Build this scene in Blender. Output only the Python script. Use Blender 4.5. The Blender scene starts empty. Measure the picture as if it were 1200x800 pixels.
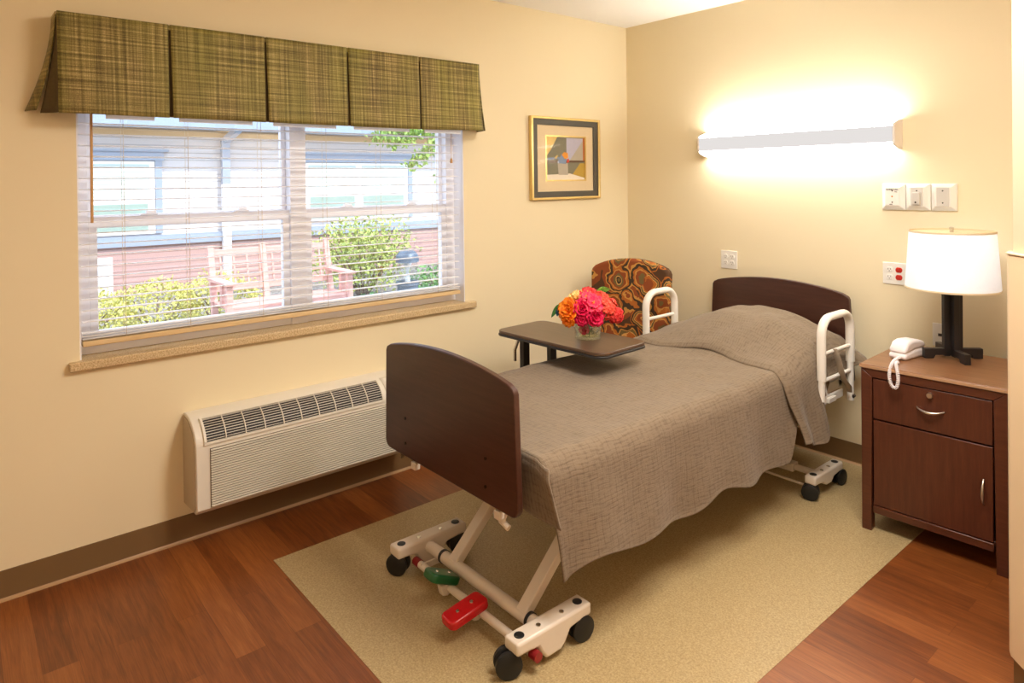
import bpy, bmesh, math, random
from mathutils import Vector, Matrix, noise as mnoise

random.seed(7)
PI = math.pi
scene = bpy.context.scene
COL = scene.collection
V = Vector

# ------------------------------------------------------------------ materials
def lin(c):
    out = []
    for v in c[:3]:
        v = v / 255.0
        out.append(v / 12.92 if v <= 0.04045 else ((v + 0.055) / 1.055) ** 2.4)
    return out + [1.0]

class N:
    """small node-tree writer"""
    def __init__(self, name):
        self.m = bpy.data.materials.new(name)
        self.m.use_nodes = True
        self.t = self.m.node_tree
        self.t.nodes.clear()
        self.out = self.n('ShaderNodeOutputMaterial')
    def n(self, kind, **kw):
        nd = self.t.nodes.new(kind)
        for k, v in kw.items():
            if k.startswith('i_'):
                key = k[2:].replace('_', ' ')
                nd.inputs[key].default_value = v
            else:
                setattr(nd, k, v)
        return nd
    def l(self, a, b):
        self.t.links.new(a, b)
    def coords(self, kind='Object', scale=(1, 1, 1), rot=(0, 0, 0), loc=(0, 0, 0)):
        tc = self.n('ShaderNodeTexCoord')
        mp = self.n('ShaderNodeMapping')
        mp.inputs['Scale'].default_value = scale
        mp.inputs['Rotation'].default_value = rot
        mp.inputs['Location'].default_value = loc
        self.l(tc.outputs[kind], mp.inputs['Vector'])
        return mp.outputs['Vector']
    def noise(self, vec, scale, detail=3, rough=0.5):
        nd = self.n('ShaderNodeTexNoise')
        nd.inputs['Scale'].default_value = scale
        nd.inputs['Detail'].default_value = detail
        nd.inputs['Roughness'].default_value = rough
        self.l(vec, nd.inputs['Vector'])
        return nd
    def ramp(self, fac, stops, interp='LINEAR'):
        r = self.n('ShaderNodeValToRGB')
        cr = r.color_ramp
        cr.interpolation = interp
        while len(cr.elements) < len(stops):
            cr.elements.new(0.5)
        for e, (p, c) in zip(cr.elements, stops):
            e.position = p
            e.color = lin(c)
        self.l(fac, r.inputs['Fac'])
        return r.outputs['Color']
    def mix(self, fac, a, b, blend='MIX'):
        mx = self.n('ShaderNodeMix', data_type='RGBA', blend_type=blend)
        for sock, v in ((mx.inputs[0], fac), (mx.inputs[6], a), (mx.inputs[7], b)):
            if hasattr(v, 'is_output') or isinstance(v, bpy.types.NodeSocket):
                self.l(v, sock)
            else:
                sock.default_value = v
        return mx.outputs[2]
    def math(self, op, a, b=0.0, clamp=False):
        m = self.n('ShaderNodeMath', operation=op, use_clamp=clamp)
        for i, v in enumerate((a, b)):
            if isinstance(v, bpy.types.NodeSocket):
                self.l(v, m.inputs[i])
            else:
                m.inputs[i].default_value = v
        return m.outputs[0]
    def bsdf(self, color, rough=0.5, metal=0.0, spec=0.5, coat=0.0, sheen=0.0):
        p = self.n('ShaderNodeBsdfPrincipled')
        for key, v in (('Base Color', color), ('Roughness', rough), ('Metallic', metal), ('Specular IOR Level', spec), ('Coat Weight', coat), ('Sheen Weight', sheen)):
            if isinstance(v, bpy.types.NodeSocket):
                self.l(v, p.inputs[key])
            else:
                p.inputs[key].default_value = v
        self.l(p.outputs[0], self.out.inputs['Surface'])
        self.p = p
        return p
    def bump(self, height, strength=0.3, dist=0.002):
        b = self.n('ShaderNodeBump')
        b.inputs['Strength'].default_value = strength
        b.inputs['Distance'].default_value = dist
        self.l(height, b.inputs['Height'])
        self.l(b.outputs['Normal'], self.p.inputs['Normal'])

def plain(name, rgb, rough=0.5, metal=0.0, spec=0.5, var=0.05, scale=12, bump=0.0, bscale=250, bdist=0.001, coat=0.0):
    w = N(name)
    v = w.coords()
    nz = w.noise(v, scale)
    c = lin(rgb)
    lo = [x * (1 - var) for x in c[:3]] + [1]
    hi = [min(1, x * (1 + var)) for x in c[:3]] + [1]
    col = w.mix(nz.outputs['Fac'], lo, hi)
    w.bsdf(col, rough, metal, spec, coat)
    if bump:
        b = w.noise(v, bscale, 2)
        w.bump(b.outputs['Fac'], bump, bdist)
    return w.m

def wood(name, dark, mid, light, axis=0, scale=6, rough=0.35, stretch=14, coat=0.0, spec=0.5):
    w = N(name)
    s = [stretch] * 3
    s[axis] = 1.0
    v = w.coords(scale=tuple(s))
    n1 = w.noise(v, scale, 6, 0.6)
    n2 = w.noise(v, scale * 5, 3, 0.6)
    f = w.math('ADD', w.math('MULTIPLY', n1.outputs['Fac'], 0.7), w.math('MULTIPLY', n2.outputs['Fac'], 0.3))
    c = w.ramp(f, [(0.3, dark), (0.5, mid), (0.72, light)])
    w.bsdf(c, rough, 0, spec, coat)
    w.bump(n2.outputs['Fac'], 0.06, 0.0006)
    return w.m

def glass(name, tint=(1, 1, 1), refl=0.06, edge=0.35):
    w = N(name)
    tr = w.n('ShaderNodeBsdfTransparent')
    tr.inputs['Color'].default_value = tuple(tint) + (1,)
    gl = w.n('ShaderNodeBsdfGlossy')
    gl.inputs['Roughness'].default_value = 0.02
    lw = w.n('ShaderNodeLayerWeight')
    lw.inputs['Blend'].default_value = 0.25
    f = w.math('ADD', w.math('MULTIPLY', lw.outputs['Facing'], edge), refl, True)
    mx = w.n('ShaderNodeMixShader')
    w.l(f, mx.inputs[0]); w.l(tr.outputs[0], mx.inputs[1]); w.l(gl.outputs[0], mx.inputs[2])
    w.l(mx.outputs[0], w.out.inputs['Surface'])
    return w.m

def emit(name, rgb, strength):
    w = N(name)
    e = w.n('ShaderNodeEmission')
    v = w.coords()
    nz = w.noise(v, 3)
    c = lin(rgb)
    col = w.mix(nz.outputs['Fac'], [x * 0.97 for x in c[:3]] + [1], c)
    w.l(col, e.inputs['Color'])
    e.inputs['Strength'].default_value = strength
    w.l(e.outputs[0], w.out.inputs['Surface'])
    return w.m

MT = {}
WALL = (237, 224, 191)
MT['wall'] = plain('wall_paint_cream', WALL, 0.55, spec=0.3, var=0.015, scale=3, bump=0.12, bscale=140, bdist=0.001)
MT['ceiling'] = plain('ceiling_paint_white', (246, 246, 244), 0.8, spec=0.2, var=0.01, bump=0.05, bscale=120)
MT['wall_toned_down'] = plain('wall_paint_cream_toned_down', (226, 202, 172), 0.55, spec=0.3, var=0.015, scale=3, bump=0.12, bscale=140, bdist=0.001)  # same cream paint, darker and pinker to offset strong light on this wall
MT['guard'] = plain('wall_guard_beige', (236, 210, 172), 0.4, spec=0.4, var=0.015, bump=0.08, bscale=400)
MT['base'] = plain('baseboard_brown_rubber', (122, 95, 62), 0.42, spec=0.4, var=0.04)
MT['base_toe'] = plain('baseboard_toe_tan', (176, 140, 100), 0.4, spec=0.4, var=0.04)
MT['white_metal'] = plain('powder_coated_offwhite', (224, 212, 198), 0.35, spec=0.5, var=0.02)
MT['rail_white'] = plain('rail_white_plastic', (240, 236, 228), 0.32, spec=0.5, var=0.02)
MT['black_rubber'] = plain('black_rubber', (22, 22, 23), 0.45, var=0.1)
MT['black_paint'] = plain('black_painted_steel', (36, 31, 30), 0.4, var=0.08)
MT['red_plastic'] = plain('red_plastic', (196, 18, 26), 0.25, spec=0.6, var=0.05)
MT['red_dull'] = plain('dull_red_plastic', (140, 30, 34), 0.35, var=0.05)
MT['green_plastic'] = plain('green_plastic', (14, 88, 44), 0.28, spec=0.6, var=0.05)
MT['chrome'] = plain('brushed_chrome', (210, 208, 204), 0.22, metal=1.0, var=0.03)
MT['nickel'] = plain('satin_nickel', (206, 198, 188), 0.3, metal=1.0, var=0.03)
MT['dark_screw'] = plain('dark_screw', (40, 30, 26), 0.4, metal=0.6, var=0.05)
MT['ac_body'] = plain('ac_beige_plastic', (230, 224, 212), 0.45, spec=0.4, var=0.02, bump=0.05, bscale=500)
MT['ac_side'] = plain('ac_side_greige', (190, 176, 154), 0.5, spec=0.4, var=0.02)
MT['ac_gap'] = plain('ac_louver_gap', (120, 108, 92), 0.6, var=0.03)
MT['ac_dark'] = plain('ac_dark_cavity', (38, 34, 34), 0.6, var=0.1)
MT['plate_white'] = plain('plate_white_plastic', (238, 236, 230), 0.35, spec=0.5, var=0.01)
MT['plate_grey'] = plain('plate_light_grey', (206, 203, 198), 0.4, spec=0.5, var=0.02)
MT['socket_red'] = plain('socket_red_plastic', (190, 42, 26), 0.3, var=0.05)
MT['slot_dark'] = plain('socket_slot_dark', (60, 52, 48), 0.5, var=0.05)
MT['amber'] = plain('amber_indicator', (200, 130, 40), 0.3, var=0.05)
MT['vinyl'] = plain('window_white_vinyl', (244, 245, 252), 0.4, spec=0.4, var=0.01)
MT['slat'] = plain('blind_slat_white', (244, 242, 242), 0.45, spec=0.4, var=0.02)
MT['slat_rail'] = wood('blind_rail_tan', (214, 184, 134), (224, 196, 148), (232, 208, 164), axis=1, rough=0.4)
MT['wand'] = wood('blind_wand_wood', (186, 140, 86), (204, 158, 100), (214, 172, 118), axis=2, rough=0.4)
MT['cord'] = plain('blind_cord', (214, 198, 172), 0.7, var=0.05)

MT['gold'] = plain('frame_gold', (220, 192, 126), 0.35, metal=0.7, var=0.1, scale=40)
MT['frame_dark'] = plain('frame_dark_liner', (74, 70, 62), 0.5, var=0.08, scale=60, bump=0.1)
MT['mat_board'] = plain('mat_board_cream', (226, 206, 170), 0.8, var=0.04, scale=80)
MT['phone'] = plain('phone_white_plastic', (238, 232, 234), 0.3, spec=0.5, var=0.01)
MT['bed_panel'] = wood('bed_panel_walnut', (58, 30, 22), (67, 37, 27), (78, 46, 35), axis=0, scale=5, rough=0.33)
MT['cab_front'] = wood('nightstand_mahogany', (70, 33, 20), (82, 40, 25), (96, 50, 32), axis=2, scale=5, rough=0.33)
MT['cab_frame'] = wood('nightstand_frame_mahogany', (72, 36, 22), (85, 44, 28), (98, 54, 36), axis=0, scale=5, rough=0.3)
MT['cab_top'] = wood('nightstand_top_walnut', (112, 76, 50), (132, 92, 62), (150, 108, 76), axis=0, scale=4, rough=0.3)
MT['table_top'] = wood('table_top_dark_walnut', (74, 54, 40), (86, 64, 49), (98, 75, 58), axis=0, scale=5, rough=0.28)
MT['table_edge'] = plain('table_edge_black', (40, 36, 36), 0.4, var=0.06)
MT['grey_strap'] = plain('grey_strap', (170, 156, 138), 0.8, var=0.1, scale=50, bump=0.1)
MT['mattress'] = plain('mattress_white_ticking', (206, 204, 204), 0.8, var=0.05)
MT['glass'] = glass('window_glass')
MT['vase_glass'] = glass('vase_clear_glass', (0.95, 0.97, 0.94), 0.07, 0.6)
MT['water'] = glass('vase_water', (0.93, 0.92, 0.8), 0.03)

def floor_wood():
    w = N('floor_cherry_planks')
    v = w.coords()
    br = w.n('ShaderNodeTexBrick')
    br.offset = 0.37
    br.inputs['Scale'].default_value = 1.0
    br.inputs['Brick Width'].default_value = 0.92
    br.inputs['Row Height'].default_value = 0.1
    br.inputs['Mortar Size'].default_value = 0.0008
    br.inputs['Mortar Smooth'].default_value = 0.3
    br.inputs['Bias'].default_value = 0.0
    br.inputs['Color1'].default_value = (0, 0, 0, 1)
    br.inputs['Color2'].default_value = (1, 1, 1, 1)
    br.inputs['Mortar'].default_value = (0.3, 0.3, 0.3, 1)
    w.l(v, br.inputs['Vector'])
    v2 = w.coords(scale=(1.2, 16, 1))
    off = w.n('ShaderNodeVectorMath', operation='MULTIPLY_ADD')
    w.l(br.outputs['Color'], off.inputs[0])
    off.inputs[1].default_value = (7, 31, 5)
    w.l(v2, off.inputs[2])
    g1 = w.noise(off.outputs[0], 3.2, 8, 0.62)
    g1.inputs['Distortion'].default_value = 0.5
    v3 = w.coords(scale=(3, 90, 1))
    g2 = w.noise(v3, 3.0, 4, 0.6)
    tone = w.math('MULTIPLY', br.outputs['Color'], 0.2)
    f = w.math('ADD', tone, w.math('ADD', w.math('MULTIPLY', g1.outputs['Fac'], 0.48), w.math('MULTIPLY', g2.outputs['Fac'], 0.36)))
    c = w.ramp(f, [(0.3, (84, 42, 17)), (0.46, (116, 62, 26)), (0.62, (142, 82, 38)), (0.8, (166, 104, 56))])
    c = w.mix(w.math('MULTIPLY', br.outputs['Fac'], 0.6), c, lin((70, 30, 16)))
    w.bsdf(c, 0.34, 0, 0.5)
    w.bump(g2.outputs['Fac'], 0.12, 0.0008)
    return w.m
MT['floor'] = floor_wood()

def speckle(name, base, dark, light, scale, rough, amt=0.5, bump=0.1):
    w = N(name)
    v = w.coords()
    a = w.noise(v, scale, 4, 0.75)
    b = w.noise(v, 5, 2)
    c = w.ramp(a.outputs['Fac'], [(0.36, dark), (0.5, base), (0.64, light)])
    c = w.mix(w.math('MULTIPLY', b.outputs['Fac'], 0.12), c, lin(dark))
    w.bsdf(c, rough, 0, 0.4)
    w.bump(a.outputs['Fac'], bump, 0.0008)
    return w.m
MT['inlay'] = speckle('sheet_vinyl_tan', (174, 152, 110), (152, 129, 89), (191, 170, 129), 150, 0.42)
MT['stone'] = speckle('sill_stone_beige', (208, 184, 142), (174, 144, 102), (230, 212, 176), 170, 0.45)

def coverlet(name, k=1.0):
    w = N(name)
    v = w.coords('UV')
    sep = w.n('ShaderNodeSeparateXYZ'); w.l(v, sep.inputs[0])
    va = w.coords('UV', scale=(190, 18, 1))
    n1 = w.noise(va, 1.0, 3, 0.6)
    vb = w.coords('UV', scale=(22, 150, 1))
    n2 = w.noise(vb, 1.0, 3, 0.6)
    wob = w.noise(w.coords('UV', scale=(6, 6, 1)), 3.0, 3)
    def lines(sock, freq, sharp, amt):
        p = w.math('ADD', w.math('MULTIPLY', sock, freq), w.math('MULTIPLY', wob.outputs['Fac'], amt))
        s = w.math('SINE', p)
        a = w.math('ABSOLUTE', s)
        return w.math('POWER', a, sharp)
    lu = lines(sep.outputs['X'], PI / 0.014, 0.25, 3.2)
    lv = lines(sep.outputs['Y'], PI / 0.030, 0.16, 3.0)
    h = w.math('ADD', w.math('MULTIPLY', n1.outputs['Fac'], 0.70), w.math('MULTIPLY', n2.outputs['Fac'], 0.38))
    h = w.math('ADD', h, w.math('ADD', w.math('MULTIPLY', lu, 0.26), w.math('MULTIPLY', lv, 0.24)))
    big = w.noise(w.coords('UV'), 4.0, 3)
    c = w.ramp(h, [(0.62, (104 * k, 87 * k, 70 * k)), (0.9, (138 * k, 119 * k, 98 * k)), (1.15, (154 * k, 135 * k, 113 * k))])
    c = w.mix(w.math('MULTIPLY', big.outputs['Fac'], 0.15), c, lin((112 * k, 96 * k, 76 * k)))
    w.bsdf(c, 0.85, 0, 0.2, 0, 0.15)
    w.bump(h, 0.55, 0.004)
    return w.m
MT['coverlet'] = coverlet('coverlet_taupe', 0.86)

def weave():
    w = N('valance_green_brown_weave')
    va = w.coords(scale=(1, 1, 78))
    a = w.noise(va, 1.6, 3, 0.65)
    vb = w.coords(scale=(1, 66, 1))
    b = w.noise(vb, 1.5, 3, 0.65)
    big = w.noise(w.coords(scale=(1, 4, 1)), 1.6, 2)
    fine = w.noise(w.coords(scale=(1, 1, 1)), 260, 2)
    f = w.math('ADD', w.math('MULTIPLY', a.outputs['Fac'], 0.52), w.math('MULTIPLY', b.outputs['Fac'], 0.48))
    f = w.math('ADD', f, w.math('MULTIPLY', w.math('SUBTRACT', fine.outputs['Fac'], 0.5), 0.18))
    c1 = w.ramp(f, [(0.38, (78, 62, 34)), (0.5, (124, 108, 62)), (0.58, (164, 144, 90)), (0.66, (214, 190, 136))])
    c2 = w.ramp(f, [(0.38, (92, 84, 34)), (0.5, (132, 124, 56)), (0.6, (154, 146, 78)), (0.68, (184, 170, 98))])
    c = w.mix(w.math('MULTIPLY', w.math('SUBTRACT', big.outputs['Fac'], 0.3, True), 2.2, True), c1, c2)
    w.bsdf(c, 0.6, 0, 0.35, 0, 0.1)
    w.bump(f, 0.25, 0.001)
    return w.m
MT['valance'] = weave()
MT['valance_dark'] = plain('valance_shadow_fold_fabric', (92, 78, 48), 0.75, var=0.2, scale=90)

def paisley():
    w = N('chair_paisley_fabric')
    v = w.coords(scale=(1, 1, 1))
    dn = w.noise(v, 7.0, 2)
    add = w.n('ShaderNodeVectorMath', operation='MULTIPLY_ADD')
    w.l(dn.outputs['Color'], add.inputs[0])
    add.inputs[1].default_value = (0.13, 0.13, 0.13)
    w.l(v, add.inputs[2])
    vo = w.n('ShaderNodeTexVoronoi', feature='F1')
    vo.inputs['Scale'].default_value = 6.3
    w.l(add.outputs[0], vo.inputs['Vector'])
    vo2 = w.n('ShaderNodeTexVoronoi', feature='F1')
    vo2.inputs['Scale'].default_value = 34
    w.l(add.outputs[0], vo2.inputs['Vector'])
    d = w.math('ADD', vo.outputs['Distance'], w.math('MULTIPLY', w.math('SUBTRACT', vo2.outputs['Distance'], 0.4), 0.07))
    G, DK, OR, RU, GO, OL, DK2 = (206, 150, 74), (66, 52, 38), (182, 106, 42), (144, 74, 38), (224, 174, 98), (116, 98, 58), (86, 58, 36)
    c1 = w.ramp(d, [(0.0, RU), (0.12, GO), (0.15, RU), (0.27, OR), (0.34, GO), (0.37, OL), (0.44, G), (0.47, DK), (0.55, OR), (0.60, DK2)], 'CONSTANT')
    c2 = w.ramp(d, [(0.0, OL), (0.1, DK), (0.17, GO), (0.2, OL), (0.29, RU), (0.38, G), (0.42, OR), (0.47, DK), (0.55, G), (0.60, RU)], 'CONSTANT')
    pick = w.math('GREATER_THAN', w.n('ShaderNodeSeparateColor').outputs[0], 0.5)
    sc = pick.node
    sepn = [n for n in w.t.nodes if n.bl_idname == 'ShaderNodeSeparateColor'][0]
    w.l(vo.outputs['Color'], sepn.inputs[0])
    c = w.mix(pick, c1, c2)
    fine = w.noise(v, 300, 2)
    c = w.mix(w.math('MULTIPLY', fine.outputs['Fac'], 0.25), c, lin(DK))
    w.bsdf(c, 0.75, 0, 0.25)
    w.bump(fine.outputs['Fac'], 0.15, 0.001)
    return w.m
MT['paisley'] = paisley()

def shade_mat(name):
    w = N(name)
    v = w.coords()
    nz = w.noise(v, 200, 2)
    col = w.mix(nz.outputs['Fac'], lin((240, 241, 244)), lin((250, 250, 252)))
    d = w.n('ShaderNodeBsdfDiffuse'); w.l(col, d.inputs['Color'])
    t = w.n('ShaderNodeBsdfTranslucent'); w.l(col, t.inputs['Color'])
    mx = w.n('ShaderNodeMixShader'); mx.inputs[0].default_value = 0.45
    w.l(d.outputs[0], mx.inputs[1]); w.l(t.outputs[0], mx.inputs[2])
    w.l(mx.outputs[0], w.out.inputs['Surface'])
    return w.m
MT['shade'] = shade_mat('lamp_shade_white_linen')
MT['lining'] = shade_mat('valance_white_lining')
MT['shade_trim'] = plain('lamp_shade_cream_trim', (222, 204, 168), 0.8, var=0.04)
MT['lens_up'] = emit('wall_light_glowing_upper_lens', (255, 250, 240), 36.0)
MT['lens'] = emit('wall_light_glowing_lens', (255, 249, 238), 21.0)
MT['panel_glow'] = emit('wall_light_front_panel_glow', (238, 233, 230), 0.95)  # weak glow added to the grey front panel to lift its brightness
MT['fixture'] = plain('wall_light_white_metal', (232, 226, 222), 0.4, var=0.02)

# flowers
def petal(name, a, b, rough=0.55):
    w = N(name)
    v = w.coords()
    nz = w.noise(v, 60, 3)
    c = w.ramp(nz.outputs['Fac'], [(0.35, a), (0.65, b)])
    p = w.bsdf(c, rough, 0, 0.3)
    p.inputs['Subsurface Weight'].default_value = 0.0
    return w.m
MT['pet_orange'] = petal('petals_orange', (240, 112, 22), (255, 160, 40))
MT['pet_cream'] = petal('petals_cream_yellow', (250, 190, 90), (255, 226, 160))
MT['pet_magenta'] = petal('petals_magenta', (196, 8, 60), (232, 28, 92))
MT['pet_pink'] = petal('petals_hot_pink', (232, 34, 92), (250, 90, 110))
MT['pet_coral'] = petal('petals_coral', (228, 52, 40), (255, 112, 90))
MT['pet_red'] = petal('petals_coral_red', (214, 34, 40), (246, 82, 80))
MT['pet_blue'] = petal('petals_slate_blue', (40, 78, 110), (70, 110, 140))
MT['stamen'] = petal('stamens_yellow', (240, 190, 60), (255, 214, 100))
MT['leaf'] = petal('leaf_green', (58, 108, 30), (128, 168, 62), 0.4)
MT['leaf_dark'] = petal('leaf_dark_green', (34, 84, 36), (64, 118, 58), 0.4)
MT['stem'] = petal('stem_green', (52, 84, 34), (84, 116, 52), 0.5)

# exterior
def siding(name, base, gap=0.11, rgb_gap=None):
    w = N(name)
    v = w.coords()
    sep = w.n('ShaderNodeSeparateXYZ'); w.l(v, sep.inputs[0])
    fr = w.math('FRACT', w.math('DIVIDE', sep.outputs['Z'], gap))
    nz = w.noise(w.coords(scale=(1, 1, 8)), 3, 3)
    c = lin(base)
    col = w.mix(nz.outputs['Fac'], [x * 0.93 for x in c[:3]] + [1], c)
    col = w.mix(w.math('MULTIPLY', w.math('LESS_THAN', fr, 0.14), 0.5), col, [x * 0.35 for x in c[:3]] + [1])
    w.bsdf(col, 0.7, 0, 0.3)
    w.bump(w.math('SUBTRACT', 1.0, fr), 1.0, 0.02)
    return w.m
MT['siding_white'] = siding('siding_pale_grey', (214, 212, 216))
MT['siding_red'] = siding('siding_dusty_red', (178, 146, 142), 0.085)
MT['ext_trim'] = plain('exterior_trim_blue_grey', (150, 164, 184), 0.6, var=0.04)
MT['ext_white'] = plain('exterior_trim_white', (236, 236, 236), 0.5, var=0.02)
MT['ext_soffit'] = plain('exterior_soffit_tan', (206, 178, 138), 0.7, var=0.03)
MT['ext_blind'] = siding('exterior_window_blinds_pale_green', (196, 214, 212), 0.06)
MT['ext_pane'] = plain('exterior_pane_green_grey', (150, 172, 164), 0.3, var=0.1)
MT['louver'] = siding('exterior_louver_grey', (200, 202, 206), 0.035)
MT['bench'] = wood('bench_pink_stained_wood', (196, 146, 140), (214, 166, 158), (224, 182, 174), axis=1, scale=5, rough=0.6)
MT['bollard'] = plain('bollard_blue_grey_metal', (96, 112, 130), 0.4, metal=0.2, var=0.05)
MT['mulch'] = speckle('ground_mulch_and_soil', (132, 128, 124), (92, 88, 88), (176, 172, 168), 30, 0.9)
MT['leaf_hedge'] = petal('hedge_leaf_yellow_green', (176, 178, 84), (226, 222, 140), 0.6)
MT['leaf_shrub'] = petal('shrub_leaf_green', (122, 150, 76), (206, 212, 124), 0.6)
MT['leaf_low'] = petal('low_plant_leaf_green', (78, 132, 70), (120, 168, 96), 0.6)
MT['leaf_tree'] = petal('tree_leaf_light_green', (120, 158, 74), (176, 200, 112), 0.6)
MT['bark'] = plain('bark_grey_brown', (116, 98, 82), 0.8, var=0.2, scale=40, bump=0.4)
MT['print'] = None

# ------------------------------------------------------------------ mesh builder
ORG = {}

class MB:
    def __init__(self):
        self.b = bmesh.new()
        self.uv = None
        self.mi = 0
    def f(self, vs):
        try:
            fc = self.b.faces.new(vs)
            fc.material_index = self.mi
            return fc
        except ValueError:
            return None
    def box(self, lo, hi, rot=None, piv=None):
        x0, y0, z0 = lo; x1, y1, z1 = hi
        P = [V((x, y, z)) for z in (z0, z1) for y in (y0, y1) for x in (x0, x1)]
        if rot is not None:
            c = V(piv) if piv is not None else (V(lo) + V(hi)) / 2
            P = [c + rot @ (p - c) for p in P]
        v = [self.b.verts.new(p) for p in P]
        for q in ((0, 2, 3, 1), (4, 5, 7, 6), (0, 1, 5, 4), (1, 3, 7, 5), (3, 2, 6, 7), (2, 0, 4, 6)):
            self.f([v[i] for i in q])
        return self
    def beam(self, p0, p1, w, h, up=(0, 0, 1)):
        """box bar from p0 to p1, width w across, height h along up"""
        p0, p1 = V(p0), V(p1)
        d = (p1 - p0).normalized()
        u = V(up)
        s = d.cross(u)
        if s.length < 1e-6:
            s = d.cross(V((1, 0, 0)))
        s.normalize()
        u = s.cross(d).normalized()
        v = []
        for p in (p0, p1):
            for a, b in ((-1, -1), (1, -1), (1, 1), (-1, 1)):
                v.append(self.b.verts.new(p + s * (a * w / 2) + u * (b * h / 2)))
        for q in ((3, 2, 1, 0), (4, 5, 6, 7), (0, 1, 5, 4), (1, 2, 6, 5), (2, 3, 7, 6), (3, 0, 4, 7)):
            self.f([v[i] for i in q])
        return self
    def tube(self, pts, r, seg=12, closed=False, flat=None):
        pts = [V(p) for p in pts]
        n = len(pts)
        rings = []
        prev = None
        for i, p in enumerate(pts):
            if closed:
                d = (pts[(i + 1) % n] - pts[i - 1]).normalized()
            else:
                a = pts[max(i - 1, 0)]; b = pts[min(i + 1, n - 1)]
                d = (b - a).normalized()
            if prev is None:
                ref = V((0, 0, 1)) if abs(d.z) < 0.9 else V((1, 0, 0))
                s = d.cross(ref).normalized()
            else:
                s = (prev - d * prev.dot(d)).normalized()
            prev = s
            t = d.cross(s)
            rr = r[i] if isinstance(r, (list, tuple)) else r
            fl = flat or (1, 1)
            rings.append([self.b.verts.new(p + s * (math.cos(k * 2 * PI / seg) * rr * fl[0]) + t * (math.sin(k * 2 * PI / seg) * rr * fl[1])) for k in range(seg)])
        m = n if closed else n - 1
        for i in range(m):
            A, B = rings[i], rings[(i + 1) % n]
            for k in range(seg):
                self.f([A[k], A[(k + 1) % seg], B[(k + 1) % seg], B[k]])
        if not closed:
            self.f(rings[0][::-1]); self.f(rings[-1])
        return self
    def cyl(self, p0, p1, r, seg=20):
        return self.tube([p0, p1], r, seg)
    def lathe(self, prof, c, seg=32, axis='Z'):
        """prof: list of (r, h)"""
        c = V(c)
        rings = []
        for r, h in prof:
            ring = []
            for k in range(seg):
                a = 2 * PI * k / seg
                if axis == 'Z': p = V((r * math.cos(a), r * math.sin(a), h))
                elif axis == 'Y': p = V((r * math.cos(a), h, r * math.sin(a)))
                else: p = V((h, r * math.cos(a), r * math.sin(a)))
                ring.append(self.b.verts.new(c + p))
            rings.append(ring)
        for A, B in zip(rings, rings[1:]):
            for k in range(seg):
                self.f([A[k], A[(k + 1) % seg], B[(k + 1) % seg], B[k]])
        if prof[0][0] > 1e-5: self.f(rings[0][::-1])
        if prof[-1][0] > 1e-5: self.f(rings[-1])
        return self
    def prism(self, outline, a, b, plane='XZ'):
        """extrude a 2D outline between a and b along the third axis"""
        def P(u, v, t):
            return {'XZ': (u, t, v), 'YZ': (t, u, v), 'XY': (u, v, t)}[plane]
        A = [self.b.verts.new(P(u, v, a)) for u, v in outline]
        B = [self.b.verts.new(P(u, v, b)) for u, v in outline]
        self.f(A); self.f(B[::-1])
        n = len(outline)
        for i in range(n):
            self.f([A[i], B[i], B[(i + 1) % n], A[(i + 1) % n]])
        return self
    def frame(self, o, i, a, b, plane='YZ'):
        """rectangular ring: o, i = (u0, v0, u1, v1), between a and b"""
        def P(u, v, t):
            return {'XZ': (u, t, v), 'YZ': (t, u, v), 'XY': (u, v, t)}[plane]
        def q(r): return [(r[0], r[1]), (r[2], r[1]), (r[2], r[3]), (r[0], r[3])]
        L = []
        for t in (a, b):
            L.append([self.b.verts.new(P(u, v, t)) for u, v in q(o)])
            L.append([self.b.verts.new(P(u, v, t)) for u, v in q(i)])
        for k in range(4):
            n = (k + 1) % 4
            self.f([L[0][k], L[0][n], L[1][n], L[1][k]])
            self.f([L[2][k], L[3][k], L[3][n], L[2][n]])
            self.f([L[0][k], L[2][k], L[2][n], L[0][n]])
            self.f([L[1][k], L[1][n], L[3][n], L[3][k]])
        return self
    def grid(self, fn, nu, nv, uvfn=None, thick=0.0):
        vs = [[self.b.verts.new(fn(i / nu, j / nv)) for j in range(nv + 1)] for i in range(nu + 1)]
        lay = self.b.loops.layers.uv.verify() if uvfn else None
        for i in range(nu):
            for j in range(nv):
                fc = self.f([vs[i][j], vs[i + 1][j], vs[i + 1][j + 1], vs[i][j + 1]])
                if lay and fc:
                    for lp, (a, b) in zip(fc.loops, ((i, j), (i + 1, j), (i + 1, j + 1), (i, j + 1))):
                        lp[lay].uv = uvfn(a / nu, b / nv)
        return self
    def ell(self, c, r, seg=16, rings=10, rot=None):
        c = V(c)
        prof = []
        L = []
        for j in range(rings + 1):
            t = PI * j / rings
            ring = []
            for k in range(seg):
                a = 2 * PI * k / seg
                p = V((r[0] * math.sin(t) * math.cos(a), r[1] * math.sin(t) * math.sin(a), -r[2] * math.cos(t)))
                if rot is not None: p = rot @ p
                ring.append(self.b.verts.new(c + p))
            L.append(ring)
        for A, B in zip(L, L[1:]):
            for k in range(seg):
                self.f([A[k], A[(k + 1) % seg], B[(k + 1) % seg], B[k]])
        return self
    def build(self, name, mat, parent=None, origin=None, bevel=0, smooth=True, solid=0, sub=0, angle=40, seg=2):
        bmesh.ops.remove_doubles(self.b, verts=self.b.verts, dist=1e-6)
        bmesh.ops.recalc_face_normals(self.b, faces=self.b.faces)
        org = V((0, 0, 0))
        if parent is not None: org = ORG[parent.name]
        elif origin is not None: org = V(origin)
        if org.length: bmesh.ops.translate(self.b, verts=self.b.verts, vec=-org)
        me = bpy.data.meshes.new(name)
        self.b.to_mesh(me); self.b.free()
        for m in (mat if isinstance(mat, (list, tuple)) else [mat]):
            me.materials.append(m)
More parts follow.
